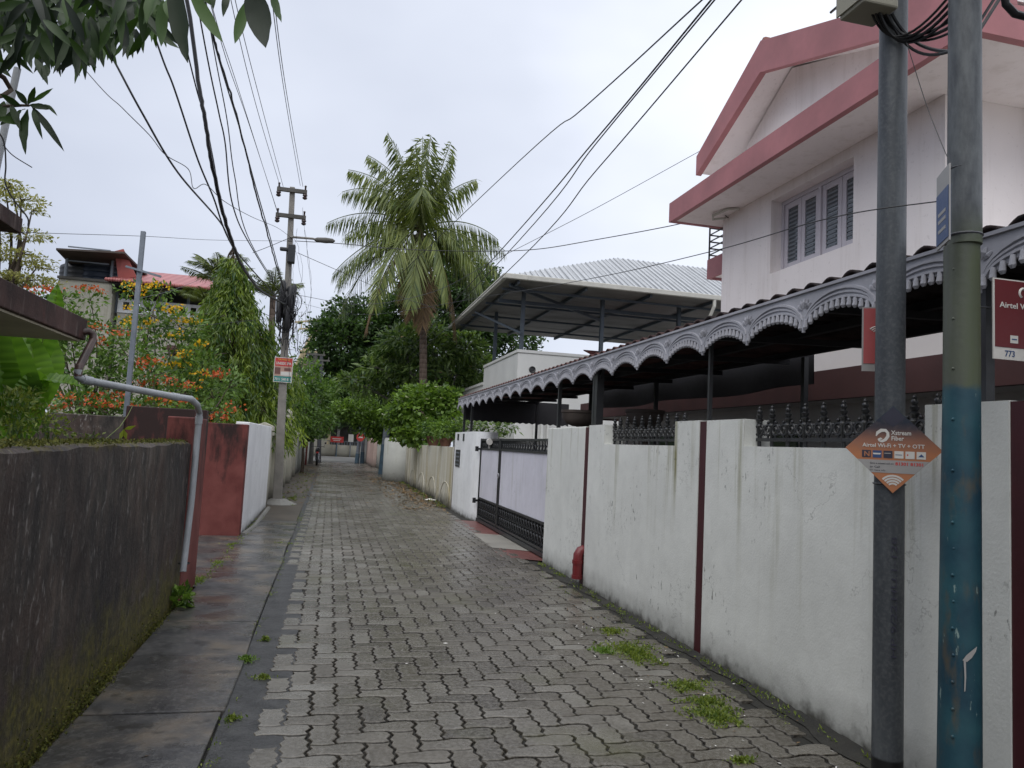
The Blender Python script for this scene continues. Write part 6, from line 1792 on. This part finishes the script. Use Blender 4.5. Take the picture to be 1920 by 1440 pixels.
def weed(label, blobs, L, Wd, dens, mat='weed', base=None, name='weed_clump'):
    b = base or (blobs[0][0].x, blobs[0][0].y, 0)
    t = thing(name, label, 'plant', b)
    prt = [blob_leaves(c, r, int(dens * r[0] * r[2] * 1e4 / 100), L, Wd, up=.6, clump=5, thr=-.1) for c, r in blobs]
    V, Fq, T = merge(prt); npmesh('foliage', V, Fq, M[mat], t, T)
    mb = MB()
    for c, r in blobs:
        for k in range(5): limb(mb, (c.x + random.uniform(-.1, .1), c.y, max(-.05, c.z - 1.2 * r[2] - .35)), (c.x + random.uniform(-1, 1) * r[0] * .6, c.y + random.uniform(-.5, .5) * r[1], c.z + r[2] * .4), .006, .002, .1, 4)
    mb.build('stem', M['leafmid'], t)
    return t
weed('feathery green weeds growing over the mossy wall coping at left', blobs_px([(20, 765, 5.2, 42, .9), (60, 790, 5.3, 42, .7), (100, 800, 5.6, 34, .6), (10, 810, 5, 40, .5), (45, 745, 5.6, 28, .7), (85, 770, 5.8, 24, .6)]), .045, .018, 95)
weed('sparse sprigs behind the coping near the red wall', blobs_px([(175, 818, 6.3, 16, .5), (150, 822, 6.1, 18, .3)]), .05, .02, 70)
mb = MB(); mb.tube([atY(195, 826, 6.5), atY(225, 800, 6.8), atY(240, 778, 7.2), atY(249, 760, 7.4)], [.004, .004, .003, .002], 5)
V, Fq, T = leaves(np.array([atY(232, 805, 6.9)] * 3), np.array([[.3, 0, -1], [-.2, 0, -.8], [.5, 0, .2]]), rdir(3), .1, .04, np.array([.8, .9, .7]))
t = thing('vine_stem', 'thin arching vine stem above the mossy wall before the red wall', 'plant', (-2.4, 6.8, 1.4)); mb.build('stem', M['leafyellow'], t); npmesh('leaf', V, Fq, M['leafyellow'], t, T)
# weeds at paving edges
def ground_weed(label, px, py, rx, ry, n, mat='weed', h=.03):
    c = atZ(px, py, 0)
    rx, ry = rx * 1.4, ry * 1.4; m = int(n * .8); a = rng.random(m) * 2 * PI; q = np.clip(np.abs(rng.normal(0, .45, m)), 0, .95)
    P = np.stack([c.x + np.cos(a) * q * rx * (1 + .3 * np.sin(3 * a)), c.y + np.sin(a) * q * ry * (1 + .3 * np.cos(2 * a)), np.full(m, .001) + rng.random(m) * h * .5 * np.clip(1 - q, 0, 1)], 1)
    keep = np.sin(P[:, 0] * 37) * np.sin(P[:, 1] * 31) > -2; P = P[keep]; m = len(P)
    V, Fq, T = leaves(P, rdir(m, .7), rdir(m, 1), .022 * (.5 + rng.random(m)), .012, rng.random(m))
    o = npmesh('weed_patch', V, Fq, M[mat], None, T)
    return tag(o, label, 'weeds', 'weed patches on the paving')
ground_weed('largest yellow green weed patch on the pavers by the white wall', 1190, 1225, .16, .34, 3000, 'weed')
ground_weed('bright round tuft beside the largest weed patch', 1130, 1221, .07, .09, 500, 'leafbright')
ground_weed('thin weed patch farthest up the right paver edge', 1145, 1185, .12, .14, 650, 'weed')
ground_weed('middle straggly weed patch on the pavers near a white petal', 1290, 1288, .15, .13, 900, 'weed')
ground_weed('green weed patch in front, nearest the camera on the right pavers', 1345, 1345, .14, .18, 1700, 'weed')
ground_weed('second spread of the near weed patch, yellower', 1325, 1318, .14, .10, 900, 'weed')
ground_weed('tiny weed sprig in the pavers at the bottom of the frame', 1390, 1428, .07, .04, 260, 'weed')
ground_weed('weed tuft at the kerb corner of the drain slab', 461, 1239, .06, .06, 350, 'leafbright', .05)
ground_weed('weed sprig in the cement strip by the pavers', 492, 1272, .06, .025, 160, 'weed')
ground_weed('weed sprig at the left paver edge farther up', 497, 1200, .05, .03, 160, 'weed')
ground_weed('mossy weeds at the foot of the red pier', 375, 1090, .10, .30, 900, 'weed')
ground_weed('yellow weeds edging the recess slab', 412, 1058, .08, .28, 600, 'weed')
ground_weed('weeds between slabs at the white wall corner', 440, 1022, .14, .12, 500, 'weed')
ground_weed('small weeds along the slab joint toward the pavers', 525, 1020, .16, .06, 350, 'weed')
ground_weed('weeds around the foot of the concrete utility pole', 548, 935, .14, .9, 700, 'weed')
ground_weed('little weed by the cement strip at the black gap', 435, 1350, .05, .04, 140, 'weed')
weed('broad leaved seedling at the foot of the mossy wall', [(Vector((-1.13, 6.9, .10)), (.07, .10, .08))], .075, .05, 190, 'leafbright', (-1.13, 6.9, 0), 'seedling')
# wall-foot sprouts and moss in the paver joints
def sprouts(n, xs, ys, L):
    k = n // 7; cx = rng.uniform(*xs, k); cy = rng.uniform(*ys, k)
    P = np.stack([np.repeat(cx, 7) + rng.normal(0, .018, k * 7), np.repeat(cy, 7) + rng.normal(0, .03, k * 7), np.full(k * 7, .012)], 1)
    m = len(P); return leaves(P, rdir(m, .9), rdir(m, 1), L * (.4 + rng.random(m)), L * .35, rng.random(m))
V, Fq, T = merge([sprouts(700, (2.76, 2.83), (2.5, 9.6), .03), sprouts(420, (2.5, 2.8), (2.5, 9), .016), sprouts(350, (-.47, -.40), (2.5, 16), .022), sprouts(420, (-1.17, -1.10), (7, 16), .03), sprouts(700, (2.6, 2.84), (17.6, 30), .05), sprouts(560, (-1.2, -.5), (17, 34), .045)])
tag(npmesh('ground_cover', V, Fq, M['weed'], None, T), kind='stuff')
# litter
def litter(name, label, n, xs, ys, L, mat):
    x = rng.uniform(*xs, n); y = rng.uniform(*ys, n)
    P = np.stack([x, y, np.full(n, .006)], 1); D = rdir(n) * np.array([1, 1, .12]); N = np.tile([[0, 0, 1.]], (n, 1)) + rng.normal(size=(n, 3)) * .2
    V, Fq, T = leaves(P, D, N, L * (.5 + rng.random(n)), L * .45, rng.random(n))
    return V, Fq, T
V, Fq, T = merge([litter('', '', 700, (1.6, 2.8), (17, 32), .10, ''), litter('', '', 420, (-1.15, -.3), (17.5, 40), .09, ''), litter('', '', 160, (-.3, 2.7), (16, 45), .08, ''), litter('', '', 380, (2.2, 2.82), (18, 28), .11, ''), litter('', '', 26, (-1.1, -.5), (3, 12), .05, ''), litter('', '', 40, (2.2, 2.8), (3, 9), .03, '')])
tag(npmesh('fallen_leaves', V, Fq, M['deadleaf'], None, T), kind='stuff')
V, Fq, T = merge([litter('', '', 60, (1.9, 2.75), (3.0, 6.5), .022, ''), litter('', '', 8, (.6, 2.4), (4, 9), .03, '')])
tag(npmesh('fallen_petals', V, Fq, M['petal'], None, T), kind='stuff')
mb = MB(); q = atZ(805, 937, .02); mb.add([(q.x - .14, q.y, .012), (q.x + .05, q.y - .18, .02), (q.x + .22, q.y, .014), (q.x + .02, q.y + .16, .05)], [(0, 1, 2, 3)])
tag(mb.build('paper_scrap', M['petal']), 'white paper scrap on the pavers at the foot of the textured wall', 'litter')

# ---------------------------------------------------------------- mango tree overhead (top left)
mg = thing('mango_tree', 'mango tree boughs hanging dark leaves into the top left of the sky', 'tree', (-3.4, 1.2, 0))
def mleaf(C_, Tp, wid, nrm, tone):
    """one long mango leaf as a 2x8 curved blade"""
    a, b = Vector(C_), Vector(Tp); L_ = (b - a).length; d = (b - a).normalized()
    nrm = Vector(nrm); sd = d.cross(nrm).normalized(); u = sd.cross(d)
    vs = []; fs = []; n = 8; cv = random.uniform(-.12, .16)
    for i in range(n + 1):
        t = i / n; w_ = wid * .5 * (math.sin(PI * min(1, t * .97 + .03)) ** .9) * (1.1 - .25 * t) if t < .8 else wid * .5 * .58 * ((1 - t) / .2) ** .8 * .95
        p = a + d * L_ * t + u * (L_ * cv * math.sin(PI * t)) ; rp = wid * .05 * math.sin(i * 2.3)
        vs += [p - sd * w_ + u * (w_ * .35 + rp), p, p + sd * w_ + u * (w_ * .35 - rp)]
    for i in range(n):
        for k in range(2): fs.append((i * 3 + k, i * 3 + k + 1, i * 3 + 4 + k, i * 3 + 3 + k))
    return vs, fs, tone
mbl = MB(); random.seed(31)
def put(C_, Tp, wid, tone, nrm=None):
    vs, fs, tone = mleaf(C_, Tp, wid, nrm or (random.uniform(-.6, .6), -1, random.uniform(-.3, .6)), tone)
    mbl.tint = tone; mbl.add(vs, fs)
# the big near leaves, then a crowd hanging from the upper boughs
for (ax_, ay_, bx_, by_, w_, Y, tn) in ((325, -40, 352, 118, .085, 2.7, .1), (352, -30, 418, 80, .052, 2.8, .95), (470, -30, 498, 90, .095, 2.7, .05), (462, 2, 440, 82, .042, 2.8, .9), (428, -20, 418, 32, .03, 2.9, .2), (512, -25, 528, 42, .04, 2.9, .6),
                              (306, 0, 302, 88, .048, 3.0, .7), (312, 0, 336, 60, .04, 3.0, .8), (290, -20, 275, 45, .045, 3.2, .7), (395, -30, 400, 18, .04, 3.0, .3), (372, -25, 395, 10, .05, 2.9, .7)):
    put(atY(ax_, ay_, Y), atY(bx_, by_, Y - .05), w_ * .95, tn)
env = [(0, 150), (30, 128), (60, 145), (95, 140), (140, 160), (175, 150), (205, 130), (240, 128), (265, 100), (300, 90)]
def env_y(x):
    for (a, b), (c, d) in zip(env, env[1:]):
        if a <= x <= c: return b + (d - b) * (x - a) / (c - a)
    return 140
for k in range(520):
    x = random.uniform(-60, 300); yb = env_y(max(0, min(299, x))) * random.uniform(-.3, .70) - 20
    Y = random.uniform(3.6, 6.0)
    a = random.gauss(0, .7); ln = random.uniform(48, 78) * 4.6 / Y
    ly = yb + ln * math.cos(a)
    lx = x + ln * math.sin(a)
    if ly > env_y(max(0, min(299, lx))) + 3: continue
    put(atY(x, yb, Y), atY(lx, ly, Y + random.uniform(-.1, .1)), random.uniform(.03, .042) * 1.1, min(1, max(0, random.gauss(.3, .3))))
# detached spray lower left
for (ax_, ay_, bx_, by_, w_, tn) in ((50, 196, 28, 168, .03, .2), (52, 196, 66, 162, .028, .3), (58, 192, 100, 165, .022, .9), (55, 197, 100, 205, .03, .2), (60, 200, 121, 285, .032, .1), (62, 205, 80, 262, .026, .3), (52, 205, 48, 290, .045, .3), (48, 205, 35, 225, .03, .2), (40, 200, 0, 175, .03, .2), (30, 205, 0, 235, .03, .3), (45, 232, -10, 222, .035, .8), (8, 190, -4, 232, .04, .4), (20, 195, 38, 245, .03, .3), (80, 196, 108, 218, .02, .5)):
    put(atY(ax_, ay_, 4.2), atY(bx_, by_, 4.15), w_ * 1.15, tn)
for (ax_, ay_, bx_, by_) in ((66, 110, 90, 160), (90, 120, 80, 150), (0, 120, 22, 146)): put(atY(ax_, ay_, 4.6), atY(bx_, by_, 4.5), .045, .3)
# unseen extra crown above and behind the camera, added to shade the near lane
for k in range(1900):
    p = Vector((random.uniform(-6.5, 1.6), random.uniform(-4.5, 3.0), random.uniform(4.0, 6.5)))
    if p.y > 1.2 and p.x > -2.0 - .2 * p.y: continue
    e = p + Vector((random.gauss(0, .08), random.gauss(0, .08), -random.uniform(.14, .24)))
    pr = p - EYE
    dz = pr.dot(FW)
    if dz > .1:
        sx = CX + F * pr.dot(RT) / dz; sy = CY - F * (e - EYE).dot(UP) / dz
        if sx > 300 and sy > -30 and sx < 1950: continue
    put(p, e, .065, random.uniform(0, .8))
mbl.build('foliage', M['mango'], mg, smooth=True)
mb = MB()
mb.tube([(-3.4, 1.2, -.05), (-3.35, 1.25, 1.5), (-3.2, 1.4, 3.2)], [.16, .14, .12], 10); mb.build('trunk', M['trunk'], mg, smooth=True)
for pts, r in (([(-3.2, 1.4, 3.2), (-2.6, 2.4, 4.0), tuple(atY(120, -60, 4.6)), tuple(atY(230, -10, 4.6))], .05), ([(-2.6, 2.4, 4.0), (-1.8, 2.2, 4.2), tuple(atY(350, -70, 2.8)), tuple(atY(500, -60, 2.8))], .03),
               ([(-3.2, 1.4, 3.2), tuple(atY(-60, 100, 4.2)), tuple(atY(-20, 190, 4.2)), tuple(atY(55, 198, 4.2))], .018), ([(-3.2, 1.4, 3.2), (-2, -.5, 4.6), (-.5, -2, 5.2)], .07)):
    mb = MB(); P = spline(pts, 5); mb.tube(P, [r * (1 - .7 * i / len(P)) for i in range(len(P))], 7); mb.build('bough', M['trunk'], mg, smooth=True)
bp_ = MB(); bp_.tube([atY(33, 128, 5.2), atY(8, 245, 5.2), atY(-20, 380, 5.2)], .022, 8)
tag(bp_.build('bamboo_stake', M['pvc'], smooth=True), 'pale grey pole end among the mango leaves at top left', 'pole')
